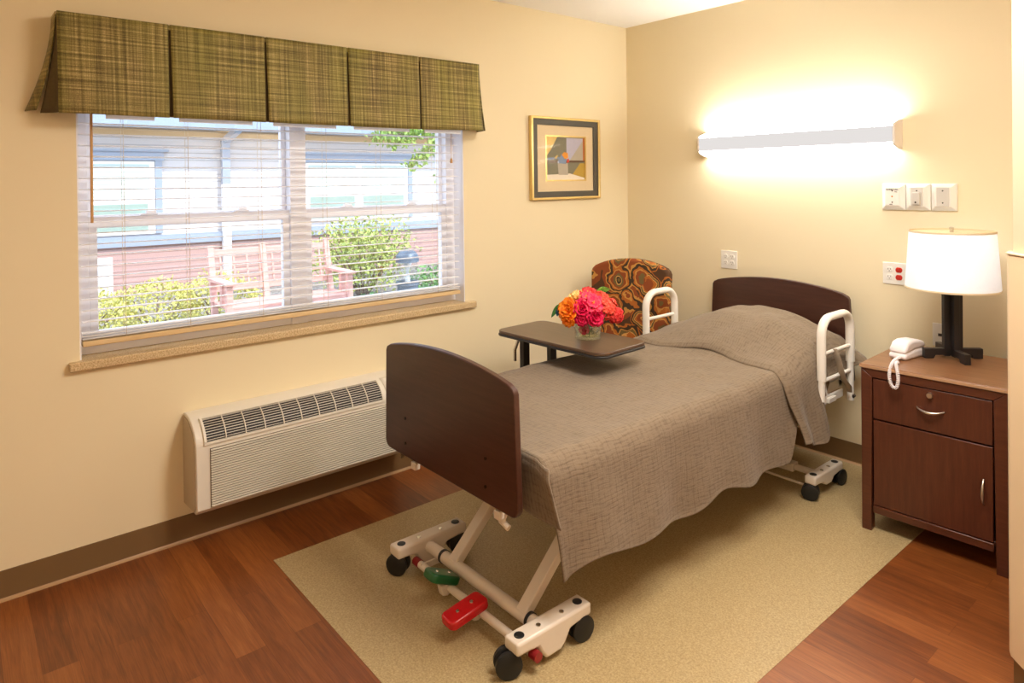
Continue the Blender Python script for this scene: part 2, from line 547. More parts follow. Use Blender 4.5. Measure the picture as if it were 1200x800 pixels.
        if smooth:
            me.shade_smooth()
            me.set_sharp_from_angle(angle=math.radians(angle))
        o = bpy.data.objects.new(name, me)
        COL.objects.link(o)
        if parent is not None: o.parent = parent
        else: o.location = org
        ORG[o.name] = org
        if solid:
            s = o.modifiers.new('Solidify', 'SOLIDIFY'); s.thickness = solid; s.offset = 0
        if bevel:
            bv = o.modifiers.new('Bevel', 'BEVEL'); bv.width = bevel; bv.segments = seg; bv.limit_method = 'ANGLE'; bv.angle_limit = math.radians(50)
            bv.harden_normals = False
        if sub:
            ss = o.modifiers.new('Subdivision', 'SUBSURF'); ss.levels = sub; ss.render_levels = sub
        return o

def thing(name, label, cat, loc, group=None, rotz=0.0, local=False):
    o = bpy.data.objects.new(name, None)
    o.empty_display_size = 0.1
    COL.objects.link(o)
    o.location = loc
    o.rotation_euler = (0, 0, rotz)
    ORG[o.name] = V((0, 0, 0)) if local else V(loc)
    o['label'] = label; o['category'] = cat
    if group: o['group'] = group
    return o

def tag(o, label, cat, group=None, kind=None):
    o['label'] = label; o['category'] = cat
    if group: o['group'] = group
    if kind: o['kind'] = kind
    return o

def structure(o, label, cat):
    o['kind'] = 'structure'; o['label'] = label; o['category'] = cat
    return o

def rounded(u0, v0, u1, v1, r, n=5):
    out = []
    for cx, cy, a0 in ((u1 - r, v1 - r, 0), (u0 + r, v1 - r, 90), (u0 + r, v0 + r, 180), (u1 - r, v0 + r, 270)):
        for k in range(n + 1):
            a = math.radians(a0 + 90 * k / n)
            out.append((cx + r * math.cos(a), cy + r * math.sin(a)))
    return out

# ------------------------------------------------------------------ room shell
CEIL = 2.685
WY0, WY1, WZ0, WZ1 = -3.41, -1.475, 0.872, 2.06          # window opening in the left wall
XR, YF = 4.6, -5.3
fl = MB().box((-0.2, YF - 0.15, -0.12), (XR + 0.15, 0.2, 0.0)).build('floor', MT['floor'], smooth=False)
structure(fl, 'cherry red wood plank floor of the room', 'floor')
inl = MB().box((0.416, -2.787, -0.01), (2.107, -0.012, 0.0012)).build('floor_inlay', MT['inlay'], smooth=False)
structure(inl, 'tan speckled sheet vinyl inlay set in the wood floor under the bed', 'floor')
b = MB()
b.box((-0.2, YF, 0), (0, WY0, CEIL)); b.box((-0.2, WY1, 0), (0, 0.2, CEIL))
b.box((-0.2, WY0, 0), (0, WY1, 0.835)); b.box((-0.2, WY0, WZ1), (0, WY1, CEIL))
structure(b.build('wall_left', MT['wall'], smooth=False), 'cream painted wall with the window and wall air conditioner', 'wall')
structure(MB().box((0, 0, 0), (2.80, 0.2, CEIL)).build('wall_back', MT['wall'], smooth=False), 'cream painted wall behind the bed headboard', 'wall')
structure(MB().prism([(2.645, -1.345), (4.6, -3.30), (4.75, -3.30), (4.75, 0.2), (2.80, 0.2), (2.645, 0.0)], 0, CEIL, 'XY').build('wall_right', MT['wall_toned_down'], smooth=False), 'cream wall corner at the right edge beside the nightstand', 'wall')
structure(MB().box((XR, YF, 0), (XR + 0.15, -3.30, CEIL)).build('wall_entry', MT['wall'], smooth=False), 'cream wall at the room entry side', 'wall')
structure(MB().box((-0.2, YF - 0.15, 0), (XR + 0.15, YF, CEIL)).build('wall_front', MT['wall'], smooth=False), 'cream wall opposite the bed', 'wall')
structure(MB().box((-0.2, YF - 0.15, CEIL), (XR + 0.15, 0.2, CEIL + 0.12)).build('ceiling', MT['ceiling'], smooth=False), 'smooth white ceiling', 'ceiling')

def baseboard(name, p0, p1, nrm, label):
    """vinyl cove base with a toe that flares onto the floor"""
    p0, p1, nrm = V(p0), V(p1), V(nrm).normalized()
    prof = [(0.0, 0.115), (0.004, 0.115), (0.004, 0.02)]
    toe = [(0.005, 0.011), (0.009, 0.005), (0.014, 0.002), (0.015, 0.0), (0.0, 0.0), (0.0, 0.011)]
    b = MB()
    for prof_, mi in (([(0.0, 0.115), (0.005, 0.115), (0.005, 0.011), (0.0, 0.011)], 0), (toe, 1)):
        b.mi = mi
        A = [b.b.verts.new(p0 + nrm * d + V((0, 0, z))) for d, z in prof_]
        B = [b.b.verts.new(p1 + nrm * d + V((0, 0, z))) for d, z in prof_]
        n = len(prof_)
        for i in range(n):
            b.f([A[i], B[i], B[(i + 1) % n], A[(i + 1) % n]])
        b.f(A); b.f(B[::-1])
    return structure(b.build(name, [MT['base'], MT['base_toe']], smooth=False), label, 'baseboard')
baseboard('baseboard_left', (0.0, YF, 0), (0.0, 0, 0), (1, 0, 0), 'brown cove baseboard along the window wall')
baseboard('baseboard_back', (0, 0, 0), (2.645, 0, 0), (0, -1, 0), 'brown cove baseboard along the headboard wall')
baseboard('baseboard_right', (2.645, -1.345, 0), (4.6, -3.30, 0), (-1, -1, 0), 'brown cove baseboard under the beige corner guard')
# corner guard, capped on top
b = MB()
g = 0.016
q = [(2.640, -1.30), (2.645, -1.345), (4.58, -3.28), (4.58 - g * 0.7, -3.28 - g * 0.7), (2.637, -1.345 - g * 0.9), (2.628, -1.338), (2.626, -1.30)]
b.prism(q, 0.117, 1.338, 'XY')
q2 = [(2.640, -1.29), (2.645, -1.345), (4.58, -3.28), (4.58 - 0.015, -3.28 - 0.015), (2.637, -1.345 - 0.018), (2.625, -1.339), (2.622, -1.29)]
b.prism(q2, 1.340, 1.346, 'XY')
structure(b.build('trim_1', MT['guard'], bevel=0.002, smooth=False), 'beige wall guard panel with a capped top edge on the right wall', 'wall guard')

# ------------------------------------------------------------------ window
win = bpy.data.objects.new('window_1', None); COL.objects.link(win)
win.location = (-0.1, (WY0 + WY1) / 2, WZ0); ORG['window_1'] = V(win.location)
structure(win, 'white double hung twin window in the left wall', 'window')
MID = -2.448
b = MB()
b.frame((WY0, WZ0, WY1, WZ1), (WY0 + 0.05, WZ0 + 0.045, WY1 - 0.06, WZ1 - 0.05), -0.19, -0.095)
b.box((-0.19, MID - 0.042, WZ0), (-0.085, MID + 0.042, WZ1))
b.build('window_frame', MT['vinyl'], win, bevel=0.003)
for ya, yb in ((WY0, WY0 + 0.006), (WY1 - 0.006, WY1)):
    MB().box((-0.1, ya, WZ0), (-0.0015, yb, WZ1)).build('jamb_liner', MT['vinyl'], win, smooth=False)
MB().box((-0.1, WY0 + 0.007, WZ1 - 0.006), (-0.0015, WY1 - 0.007, WZ1)).build('head_liner', MT['vinyl'], win, smooth=False)
for (y0, y1) in ((WY0 + 0.05, MID - 0.042), (MID + 0.042, WY1 - 0.06)):
    s = MB().frame((y0, 1.41, y1, WZ1 - 0.05), (y0 + 0.02, 1.455, y1 - 0.022, WZ1 - 0.09), -0.175, -0.14).build('upper_sash', MT['vinyl'], win, bevel=0.003)
    ORG[s.name] = ORG['window_1']
    MB().box((-0.16, y0 + 0.018, 1.45), (-0.155, y1 - 0.018, WZ1 - 0.085)).build('glass_pane', MT['glass'], s, smooth=False)
    s = MB().frame((y0, WZ0 + 0.045, y1, 1.45), (y0 + 0.033, WZ0 + 0.092, y1 - 0.033, 1.402), -0.135, -0.10).build('lower_sash', MT['vinyl'], win, bevel=0.003)
    ORG[s.name] = ORG['window_1']
    MB().box((-0.12, y0 + 0.03, WZ0 + 0.09), (-0.115, y1 - 0.03, 1.405)).build('glass_pane', MT['glass'], s, smooth=False)
    for t in (0.27, 0.73):
        yy = y0 + (y1 - y0) * t
        lk = MB().box((-0.13, yy - 0.035, 1.45), (-0.10, yy + 0.035, 1.458)); lk.box((-0.125, yy - 0.012, 1.458), (-0.108, yy + 0.03, 1.47))
        lk.build('sash_lock', MT['vinyl'], s, bevel=0.002)
b = MB()
b.box((-0.2, WY0 + 0.001, 0.836), (0.0, WY1 - 0.001, 0.8715)); b.box((-0.002, -3.45, 0.834), (0.03, -1.41, 0.8715))
b.build('window_sill', MT['stone'], win, bevel=0.006, seg=3)

# ------------------------------------------------------------------ blind
bl = thing('window_blind', 'white horizontal slat blind lowered over the twin window', 'blind', (-0.03, -2.44, 0.93))
b = MB()
BY0, BY1 = WY0 + 0.012, WY1 - 0.03
z = 0.950
while z < 2.0:
    for k in range(4):      # gently crowned slat, 48 mm deep
        x0, x1 = -0.058 + 0.012 * k, -0.058 + 0.012 * (k + 1)
        def zc(x): return z + 0.003 - 0.003 * ((x + 0.034) / 0.024) ** 2 + 0.055 * (x + 0.034)
        A = [b.b.verts.new((x, y, zc(x) + t)) for t in (0, 0.0016) for x, y in ((x0, BY0), (x1, BY0), (x1, BY1), (x0, BY1))]
        b.f([A[3], A[2], A[1], A[0]]); b.f(A[4:])
        if k == 0: b.f([A[0], A[4], A[7], A[3]])
        if k == 3: b.f([A[1], A[2], A[6], A[5]])
        b.f([A[0], A[1], A[5], A[4]]); b.f([A[2], A[3], A[7], A[6]])
    z = z + 0.0455 if z > 0.97 else z + 0.012
b.build('slats', MT['slat'], bl, angle=60)
MB().box((-0.062, BY0, 0.922), (-0.006, BY1, 0.944)).build('bottom_rail', MT['slat_rail'], bl, bevel=0.003)
MB().box((-0.064, BY0, 2.005), (-0.004, BY1, 2.055)).build('head_rail', MT['slat'], bl, bevel=0.002)
for yy in (-3.24, -2.985, -2.66, -2.33, -2.02, -1.66):
    b = MB()
    for x in (-0.059, -0.009): b.cyl((x, yy, 0.93), (x, yy, 2.01), 0.0011, 6)
    b.build('ladder_cord', MT['cord'], bl)
MB().tube([(0.0, -3.355, 2.0), (0.003, -3.356, 1.95), (0.004, -3.36, 1.43)], 0.0055, 8).build('tilt_wand', MT['wand'], bl)
b = MB(); b.cyl((-0.003, -1.56, 1.72), (-0.003, -1.56, 2.0), 0.0012, 6); b.lathe([(0.002, 0.03), (0.007, 0.02), (0.008, 0.0)], (-0.003, -1.56, 1.69), 12)
b.build('pull_cord', MT['wand'], bl)

# ------------------------------------------------------------------ valance
va = thing('window_valance', 'box pleated green and brown woven fabric valance above the window', 'valance', (0.065, -2.45, 1.86))
PL = [-3.483, -3.086, -2.682, -2.273, -1.853, -1.446]
VT, VB = 2.257, 1.864
for i in range(5):
    y0, y1 = PL[i], PL[i + 1]
    fl0 = 0.0; fl1 = 0.045 if i == 4 else 0.0
    def fn(u, v, y0=y0, y1=y1, fl1=fl1, i=i):
        t = 1 - v
        ya = y0 + (0.003 if i else 0) + (0.004 * t if i else 0)
        yb = y1 - 0.003 - 0.003 * t + fl1 * t ** 1.6 - (0 if i == 4 else 0.002)
        y = ya + (yb - ya) * u
        x = 0.128 + 0.012 * t + 0.006 * math.sin(PI * u) * t + 0.003 * math.sin(6 * u + i) * t
        if i == 4: x -= 0.03 * max(0, (u - 0.86) / 0.14) ** 2 * t
        return V((x, y, VB + (VT - VB) * v + (0.012 * t if i == 4 else 0) * u))
    MB().grid(fn, 24, 16).build('pleat_panel', MT['valance'], va, solid=0.003)
# recessed inserts behind the pleats
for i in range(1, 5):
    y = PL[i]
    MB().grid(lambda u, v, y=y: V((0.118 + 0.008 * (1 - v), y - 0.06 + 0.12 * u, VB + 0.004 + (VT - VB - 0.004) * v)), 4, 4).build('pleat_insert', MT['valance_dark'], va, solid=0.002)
# left return: flap flared away from the wall over a dark inverted corner pleat
def rl(u, v):
    t = 1 - v
    x = 0.118 * (1 - u) - 0.0
    x = (0.118 - 0.045 * t ** 1.2) * (1 - u) + 0.002 * u
    y = -3.486 - (0.062 + 0.03 * u) * t ** 1.7 - 0.006 * math.sin(PI * u) * t
    return V((x, y, VB + 0.012 + (VT - VB - 0.014) * v))
MB().grid(rl, 10, 16).build('return_flap', MT['valance'], va, solid=0.003)
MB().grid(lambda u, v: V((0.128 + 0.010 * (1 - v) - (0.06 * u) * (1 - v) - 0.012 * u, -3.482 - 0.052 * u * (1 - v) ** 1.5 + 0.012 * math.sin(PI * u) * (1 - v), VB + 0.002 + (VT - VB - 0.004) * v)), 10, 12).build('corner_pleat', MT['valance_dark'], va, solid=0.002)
def rr(u, v):
    t = 1 - v
    return V((0.12 * (1 - u) + 0.002, -1.446 + (0.042 + 0.03 * u) * t ** 1.6, VB + 0.012 + (VT - VB - 0.014) * v))
MB().grid(rr, 8, 12).build('return_flap', MT['valance'], va, solid=0.003)
for i in range(5):
    b = MB()
    y0, y1 = PL[i] + (0.16 if i == 0 else 0.035), PL[i + 1] - (0.06 if i < 4 else 0.13)
    b.box((0.1165, y0, VB - 0.014), (0.1175, y1, VT - 0.03))
    b.build('lining', MT['lining'], va, smooth=False)
MB().box((0.001, PL[0] + 0.004, VT - 0.022), (0.126, PL[5] - 0.004, VT - 0.003)).build('mounting_board', MT['valance'], va, smooth=False)

# ------------------------------------------------------------------ air conditioner
ac = thing('air_conditioner', 'beige wall air conditioner with dark top grille below the window', 'air conditioner', (0.09, -2.49, 0.175))
AY0, AY1 = -3.025, -1.958
def arc(t, o=0.0):     # t 0 at front shoulder .. 1 at top, profile of the curved hood
    a = t * PI / 2
    return (0.035 + (0.15 + o) * math.cos(a), 0.455 + (0.118 + o) * math.sin(a))
prof = [(0.0, 0.175), (0.165, 0.175), (0.185, 0.195)] + [arc(k / 12) for k in range(13)] + [(0.0, 0.573)]
b = MB(); b.prism(prof, AY0 + 0.001, AY1, 'XZ')
b.build('housing', MT['ac_body'], ac, bevel=0.004, angle=35)
b = MB(); p2 = [(0.001, 0.174)] + [(x - 0.012 if x > 0.02 else x + 0.001, z - (0.012 if z > 0.3 else -0.008)) for x, z in prof[1:-1]] + [(0.001, 0.562)]
b.prism(p2, AY0 - 0.003, AY0 + 0.003, 'XZ')
b.build('side_panel', MT['ac_side'], ac, angle=35)
# front louvre face
b = MB()
GY0, GY1 = AY0 + 0.058, AY1 - 0.045
b.box((0.183, GY0, 0.20), (0.1885, GY1, 0.452))
b.build('front_panel', MT['ac_gap'], ac, smooth=False)
lv = MB()
nl = 24
for k in range(nl):
    zz = 0.206 + (0.446 - 0.206) * k / (nl - 1)
    lv.prism([(0.188, zz - 0.0028), (0.196, zz - 0.0022), (0.196, zz + 0.0018), (0.188, zz + 0.0030)], GY0 + 0.002, GY1 - 0.002, 'XZ')
lv.build('front_louvers', MT['ac_body'], ac, smooth=False)
# top grille on the curved hood
TY0, TY1 = -2.985, -2.13
T0, T1 = 0.14, 0.66
b = MB()
b.grid(lambda u, v: V((arc(T0 + (T1 - T0) * v, 0.002)[0], TY0 + (TY1 - TY0) * u, arc(T0 + (T1 - T0) * v, 0.002)[1])), 8, 10)
b.build('grille_cavity', MT['ac_dark'], ac)
b = MB()
for k in range(9):
    t = T0 + (T1 - T0) * (k + 0.5) / 9
    x, z_ = arc(t, 0.003); x2, z2 = arc(t + 0.011, 0.003); x3, z3 = arc(t, 0.0055); x4, z4 = arc(t + 0.011, 0.0055)
    b.prism([(x, z_), (x3, z3), (x4, z4), (x2, z2)], TY0, TY1, 'XZ')
for k in range(11):
    y = TY0 + (TY1 - TY0) * k / 10
    w_ = 0.005 if k in (0, 10) else 0.0016
    pts = [arc(T0 + (T1 - T0) * j / 8, 0.009) for j in range(9)] + [arc(T0 + (T1 - T0) * (8 - j) / 8, 0.001) for j in range(9)]
    b.prism(pts, y - w_, y + w_, 'XZ')
for t in (T0 - 0.012, T1):
    pts = [arc(t, 0.009), arc(t + 0.03 if t > 0.5 else t - 0.05, 0.008), arc(t + 0.03 if t > 0.5 else t - 0.05, 0.0), arc(t, 0.0)]
    b.prism(pts, TY0 - 0.006, TY1 + 0.006, 'XZ')
b.build('top_grille', MT['ac_body'], ac, smooth=False)
dr = MB(); dr.grid(lambda u, v: V((arc(0.1 + 0.62 * v, 0.003)[0], -2.105 + 0.12 * u, arc(0.1 + 0.62 * v, 0.003)[1])), 4, 10)
dr.build('control_door', MT['ac_body'], ac, solid=0.004)

# ------------------------------------------------------------------ framed picture
pf = thing('framed_picture', 'gold framed abstract still life print hanging by the room corner', 'picture', (0.0, -0.64, 1.456))
FY0, FY1, FZ0, FZ1 = -0.963, -0.319, 1.456, 1.998
MB().frame((FY0, FZ0, FY1, FZ1), (FY0 + 0.02, FZ0 + 0.016, FY1 - 0.02, FZ1 - 0.016), 0.002, 0.03).build('frame', MT['gold'], pf, bevel=0.004)
MB().frame((FY0 + 0.018, FZ0 + 0.014, FY1 - 0.018, FZ1 - 0.014), (FY0 + 0.06, FZ0 + 0.054, FY1 - 0.06, FZ1 - 0.054), 0.003, 0.022).build('liner', MT['frame_dark'], pf, bevel=0.003)
PY0, PY1, PZ0, PZ1 = -0.826, -0.445, 1.576, 1.880
MB().frame((FY0 + 0.058, FZ0 + 0.052, FY1 - 0.058, FZ1 - 0.052), (PY0, PZ0, PY1, PZ1), 0.003, 0.012).build('mat_board', MT['mat_board'], pf, smooth=False)
MB().frame((PY0, PZ0, PY1, PZ1), (PY0 + 0.012, PZ0 + 0.01, PY1 - 0.012, PZ1 - 0.01), 0.003, 0.013).build('fillet', MT['gold'], pf, smooth=False)
def paint(n, c): return plain('print_' + n, c, 0.6, var=0.08, scale=40)
PM = [paint('sand', (226, 196, 120)), paint('olive_grey', (124, 120, 100)), paint('lilac', (186, 184, 206)), paint('white', (236, 226, 210)), paint('mustard', (182, 148, 52)),
      paint('rust', (190, 110, 50)), paint('brown', (96, 70, 48)), paint('orange', (226, 150, 48)), paint('blue_grey', (128, 146, 178)), paint('red', (190, 52, 36)), paint('pale_grey', (180, 172, 158))]
b = MB()
ly = [0]
def pg(mi, pts):
    ly[0] += 0.00012
    b.mi = mi
    b.f([b.b.verts.new((0.005 + ly[0], PY0 + u * (PY1 - PY0), PZ0 + v * (PZ1 - PZ0))) for u, v in pts])
pg(1, [(0, 0), (1, 0), (1, 1), (0, 1)])
pg(0, [(0, 0.52), (0.30, 0.98), (0.30, 1), (0, 1)])
pg(0, [(0, 0.5), (0.14, 0.68), (0.32, 1), (0, 1)])
pg(2, [(0.52, 0.46), (0.93, 0.46), (0.93, 0.95), (0.52, 0.95)])
pg(10, [(0.6, 0.46), (0.93, 0.9), (0.93, 0.46)])
pg(5, [(0.93, 0.44), (1, 0.44), (1, 1), (0.93, 1)])
pg(8, [(0, 0.46), (0.34, 0.49), (0.34, 0.53), (0, 0.5)])
pg(6, [(0, 0.40), (0.98, 0.42), (0.98, 0.46), (0, 0.45)])
pg(4, [(0.64, 0.12), (0.98, 0.08), (0.98, 0.40), (0.86, 0.40)])
pg(3, [(0, 0), (1, 0), (1, 0.06), (0.6, 0.17), (0, 0.14)])
pg(10, [(0.32, 0.14), (0.55, 0.14), (0.55, 0.40), (0.30, 0.40)])
pg(8, [(0.28, 0.40), (0.5, 0.38), (0.52, 0.5), (0.4, 0.6)])
pg(7, [(0.40, 0.58), (0.46, 0.64), (0.55, 0.62), (0.56, 0.52), (0.48, 0.48)])
pg(9, [(0.52, 0.40), (0.58, 0.42), (0.57, 0.5), (0.53, 0.49)])
pg(0, [(0.22, 0.5), (0.28, 0.57), (0.31, 0.56), (0.27, 0.49)])
b.build('print', PM, pf, smooth=False)
MB().box((0.0145, FY0 + 0.058, FZ0 + 0.052), (0.016, FY1 - 0.058, FZ1 - 0.052)).build('glazing', glass('picture_glass', (1, 1, 1), 0.004, 0.0), pf, smooth=False)

# ------------------------------------------------------------------ wall light over the bed
wl = thing('wall_light', 'long white wall light glowing over the bed headboard', 'wall light', (1.255, -0.05, 1.72))
LX0, LX1 = 0.672, 1.852
LP = [(0.0, 1.722), (-0.03, 1.722), (-0.095, 1.742), (-0.104, 1.752), (-0.104, 1.846), (-0.095, 1.856), (-0.03, 1.876), (0.0, 1.876)]
def yz(pts): return pts
for xa, xb in ((LX0, LX0 + 0.012), (LX1 - 0.012, LX1)):
    MB().prism(LP, xa, xb, 'YZ').build('end_cap', MT['fixture'], wl, bevel=0.002)
MB().box((LX0 + 0.012, -0.02, 1.735), (LX1 - 0.012, -0.001, 1.864)).build('back_plate', MT['fixture'], wl, smooth=False)
MB().prism([(-0.098, 1.758), (-0.1045, 1.758), (-0.1045, 1.842), (-0.098, 1.842)], LX0 + 0.012, LX1 - 0.012, 'YZ').build('front_panel', MT['panel_glow'], wl, smooth=False)
MB().prism([(-0.003, 1.864), (-0.003, 1.874), (-0.03, 1.874), (-0.094, 1.855), (-0.1035, 1.846), (-0.1035, 1.842), (-0.097, 1.842), (-0.092, 1.848), (-0.03, 1.864)], LX0 + 0.012, LX1 - 0.012, 'YZ').build('upper_lens', MT['lens_up'], wl, smooth=False)
MB().prism([(-0.003, 1.735), (-0.003, 1.7245), (-0.03, 1.7245), (-0.094, 1.743), (-0.1035, 1.752), (-0.1035, 1.758), (-0.097, 1.758), (-0.092, 1.752), (-0.03, 1.735)], LX0 + 0.012, LX1 - 0.012, 'YZ').build('lower_lens', MT['lens'], wl, smooth=False)

# ------------------------------------------------------------------ wall plates and sockets
def station(name, x0, label, kind):
    x1 = x0 + 0.114
    z0, z1 = 1.406, 1.543
    t = thing(name, label, 'wall plate', ((x0 + x1) / 2, 0, z0), 'wall plates above the lamp')
    # bevelled surround
    b = MB()
    o = [(x0, z0), (x1, z0), (x1, z1), (x0, z1)]
    i = [(x0 + 0.022, z0 + 0.022), (x1 - 0.022, z0 + 0.022), (x1 - 0.022, z1 - 0.018), (x0 + 0.022, z1 - 0.018)]
    A = [b.b.verts.new((u, -0.001, v)) for u, v in o]
    B = [b.b.verts.new((u, -0.012, v)) for u, v in o]
    Cc = [b.b.verts.new((u, -0.030, v)) for u, v in i]
    for k in range(4):
        n = (k + 1) % 4
        b.f([A[k], A[n], B[n], B[k]]); b.f([B[k], B[n], Cc[n], Cc[k]])
    b.f(Cc); b.f(A[::-1])
    b.build('surround', MT['plate_white'], t, bevel=0.003, angle=20)
    cx, cz = (x0 + x1) / 2, (z0 + z1) / 2 + 0.002
    m = MT['plate_white'] if kind == 0 else MT['plate_grey']
    hw = 0.031 if kind == 0 else 0.028
    MB().box((cx - hw, -0.0325, cz - 0.046), (cx + hw, -0.029, cz + 0.046)).build('insert', m, t, bevel=0.001)
    for zz in ((cz + 0.030), (cz - 0.030)):
        MB().cyl((cx, -0.0322, zz), (cx, -0.0335, zz), 0.0036, 12).build('screw', MT['dark_screw'], t)
    if kind == 0:
        MB().cyl((cx, -0.0322, cz), (cx, -0.036, cz), 0.004, 12).build('indicator', MT['amber'], t)
        for txt, dz, dx, sz in (('NURSE CALL', 0.036, 0.0, 0.0105), ('CALL', 0.024, 0.018, 0.006), ('RESET', -0.041, -0.006, 0.006)):
            cu = bpy.data.curves.new('lettering', 'FONT'); cu.body = txt; cu.size = sz; cu.align_x = 'CENTER'; cu.align_y = 'CENTER'; cu.extrude = 0.0002; cu.offset = 0.0003
            cu.materials.append(MT['slot_dark'])
            tmp = bpy.data.objects.new('lettering_curve', cu); to = bpy.data.objects.new('lettering', bpy.data.meshes.new_from_object(tmp)); bpy.data.objects.remove(tmp); COL.objects.link(to); to.parent = t
            to.location = V((cx + dx, -0.0331, cz + dz)) - ORG[t.name]; to.rotation_euler = (PI / 2, 0, 0)
    if kind == 1:
        MB().box((cx - 0.016, -0.055, cz - 0.040), (cx + 0.020, -0.0325, cz + 0.022)).build('cord_holder', MT['plate_grey'], t, bevel=0.003)
        MB().cyl((cx + 0.002, -0.055, cz - 0.028), (cx + 0.002, -0.057, cz - 0.028), 0.004, 12).build('screw', MT['dark_screw'], t)
station('call_switch_plate', 1.754, 'white call plate with lettering and amber dot, left of three', 0)
station('switch_plate', 1.870, 'white plate with raised grey block in the middle of three', 1)
station('switch_plate', 1.987, 'white plate with blank grey insert, right of three', 2)

def socket_plate(x0, z0, label, red):
    x1, z1 = x0 + 0.115, z0 + 0.114
    t = thing('power_outlet', label, 'outlet', ((x0 + x1) / 2, 0, z0), 'double outlets on the headboard wall')
    MB().box((x0, -0.007, z0), (x1, -0.001, z1)).build('cover_plate', MT['plate_white'], t, bevel=0.002)
    for ci, cx in enumerate((x0 + 0.034, x0 + 0.080)):
        for cz in (z0 + 0.038, z0 + 0.077):
            m = MT['socket_red'] if (red and ci) else MT['plate_white']
            o = []
            for k in range(24):
                a = 2 * PI * k / 24
                o.append((cx + 0.0165 * math.cos(a), cz + max(-0.0135, min(0.0135, 0.0165 * math.sin(a)))))
            r = MB().prism(o, -0.0105, -0.005, 'XZ').build('receptacle', m, t, bevel=0.0008)
            s = MB()
            for dx in (-0.0062, 0.0062): s.box((cx + dx - 0.0011, -0.0112, cz - 0.001), (cx + dx + 0.0011, -0.0104, cz + 0.007))
            s.cyl((cx, -0.0104, cz - 0.007), (cx, -0.0112, cz - 0.007), 0.0024, 10)
            s.build('slots', MT['slot_dark'] if not (red and ci) else MT['red_dull'], r, smooth=False)
socket_plate(0.774, 1.008, 'white four socket outlet above the bed headboard', False)
socket_plate(1.752, 1.014, 'white outlet with two red sockets beside the lamp shade', True)
t = thing('wall_jack', 'small white single plate low on wall behind the lamp post', 'wall plate', (2.02, 0, 0.725))
MB().box((1.986, -0.006, 0.725), (2.056, -0.001, 0.84)).build('cover_plate', MT['plate_white'], t, bevel=0.002)
MB().box((2.012, -0.008, 0.776), (2.030, -0.0055, 0.790)).build('jack', MT['slot_dark'], t, smooth=False)

# ------------------------------------------------------------------ hospital bed
bed = thing('hospital_bed', 'adjustable hospital bed with dark walnut end boards and white frame', 'bed', (1.19, -1.25, 0.0))
def board_outline(xl, xr, zb, zs, za, r=0.035, taper=0.0):
    pts = []
    # top arc from right to left
    n = 22
    for k in range(n + 1):
        u = k / n
        x = xr - (xr - xl) * u
        h = zs + (za - zs) * (1 - (2 * u - 1) ** 2) ** 0.85
        pts.append([x, h])
    # soften shoulders
    pts[0] = [xr - 0.002, zs - 0.018]; pts.insert(1, [xr - 0.010, zs - 0.002])
    pts[-1] = [xl + 0.002, zs - 0.018]; pts.insert(-1, [xl + 0.010, zs - 0.002])
    for cx, a0 in ((xl + r, 180), (xr - r, 270)):
        for k in range(6):
            a = math.radians(a0 + 90 * k / 5)
            pts.append([cx + r * math.cos(a), zb + r + r * math.sin(a)])
    return [(p[0] + taper * (0.5 - (p[1] - zb) / (zs - zb)) * (1 if p[0] > (xl + xr) / 2 else -1), p[1]) for p in pts]
fb = MB().prism(board_outline(0.745, 1.582, 0.488, 0.908, 0.958, taper=0.012), -2.43, -2.405, 'XZ').build('footboard', MT['bed_panel'], bed, bevel=0.004)
ORG[fb.name] = ORG[bed.name]
for x, zz in ((0.90, 0.641), (0.90, 0.542), (1.422, 0.641), (1.42, 0.544)):
    MB().cyl((x, -2.429, zz), (x, -2.433, zz), 0.006, 12).build('bolt', MT['dark_screw'], fb)
MB().prism(board_outline(0.752, 1.622, 0.46, 0.934, 0.990, taper=0.02), -0.088, -0.062, 'XZ').build('headboard', MT['bed_panel'], bed, bevel=0.004)
MB().prism(rounded(0.735, -2.33, 1.60, -0.13, 0.05), 0.50, 0.640, 'XY').build('mattress', MT['mattress'], bed, bevel=0.02, seg=3)
# deck frame
b = MB()
for x in (0.78, 1.56): b.box((x - 0.02, -2.29, 0.445), (x + 0.02, -0.11, 0.495))
for y in (-2.27, -1.7, -1.0, -0.13): b.box((0.76, y - 0.02, 0.455), (1.58, y + 0.02, 0.49))
b.box((0.77, -2.3, 0.490), (1.57, -0.13, 0.498))
b.build('deck_frame', MT['white_metal'], bed, bevel=0.003)
for x in (0.945, 1.470):
    k = MB(); k.box((x - 0.014, -2.404, 0.470), (x + 0.014, -2.28, 0.495)); k.box((x - 0.016, -2.425, 0.448), (x + 0.016, -2.40, 0.478))
    k.build('board_bracket', MT['white_metal'], bed, bevel=0.004)
# lift arms (C section), from the foot tube up towards the head
for x, xs in ((1.065, 1), (1.475, 1)):
    b = MB()
    p0, p1 = V((x, -2.325, 0.10)), V((x, -1.96, 0.445))
    b.beam(p0, p1, 0.046, 0.012, up=(0, -0.6, 0.6))
    n = V((0, -0.68, 0.73))
    for s in (-1, 1):
        b.beam(p0 + V((s * 0.021, 0, 0)) - n * 0.012, p1 + V((s * 0.021, 0, 0)) - n * 0.012, 0.006, 0.032, up=(0, -0.6, 0.6))
    b.build('lift_arm', MT['white_metal'], bed, bevel=0.002)
# lever under the footboard
b = MB(); b.tube([(1.455, -2.37, 0.462), (1.45, -2.38, 0.44), (1.448, -2.385, 0.418)], [0.012, 0.014, 0.012], 12); b.tube([(1.44, -2.38, 0.42), (1.475, -2.375, 0.405)], 0.011, 12)
b.build('release_lever', MT['white_metal'], bed)

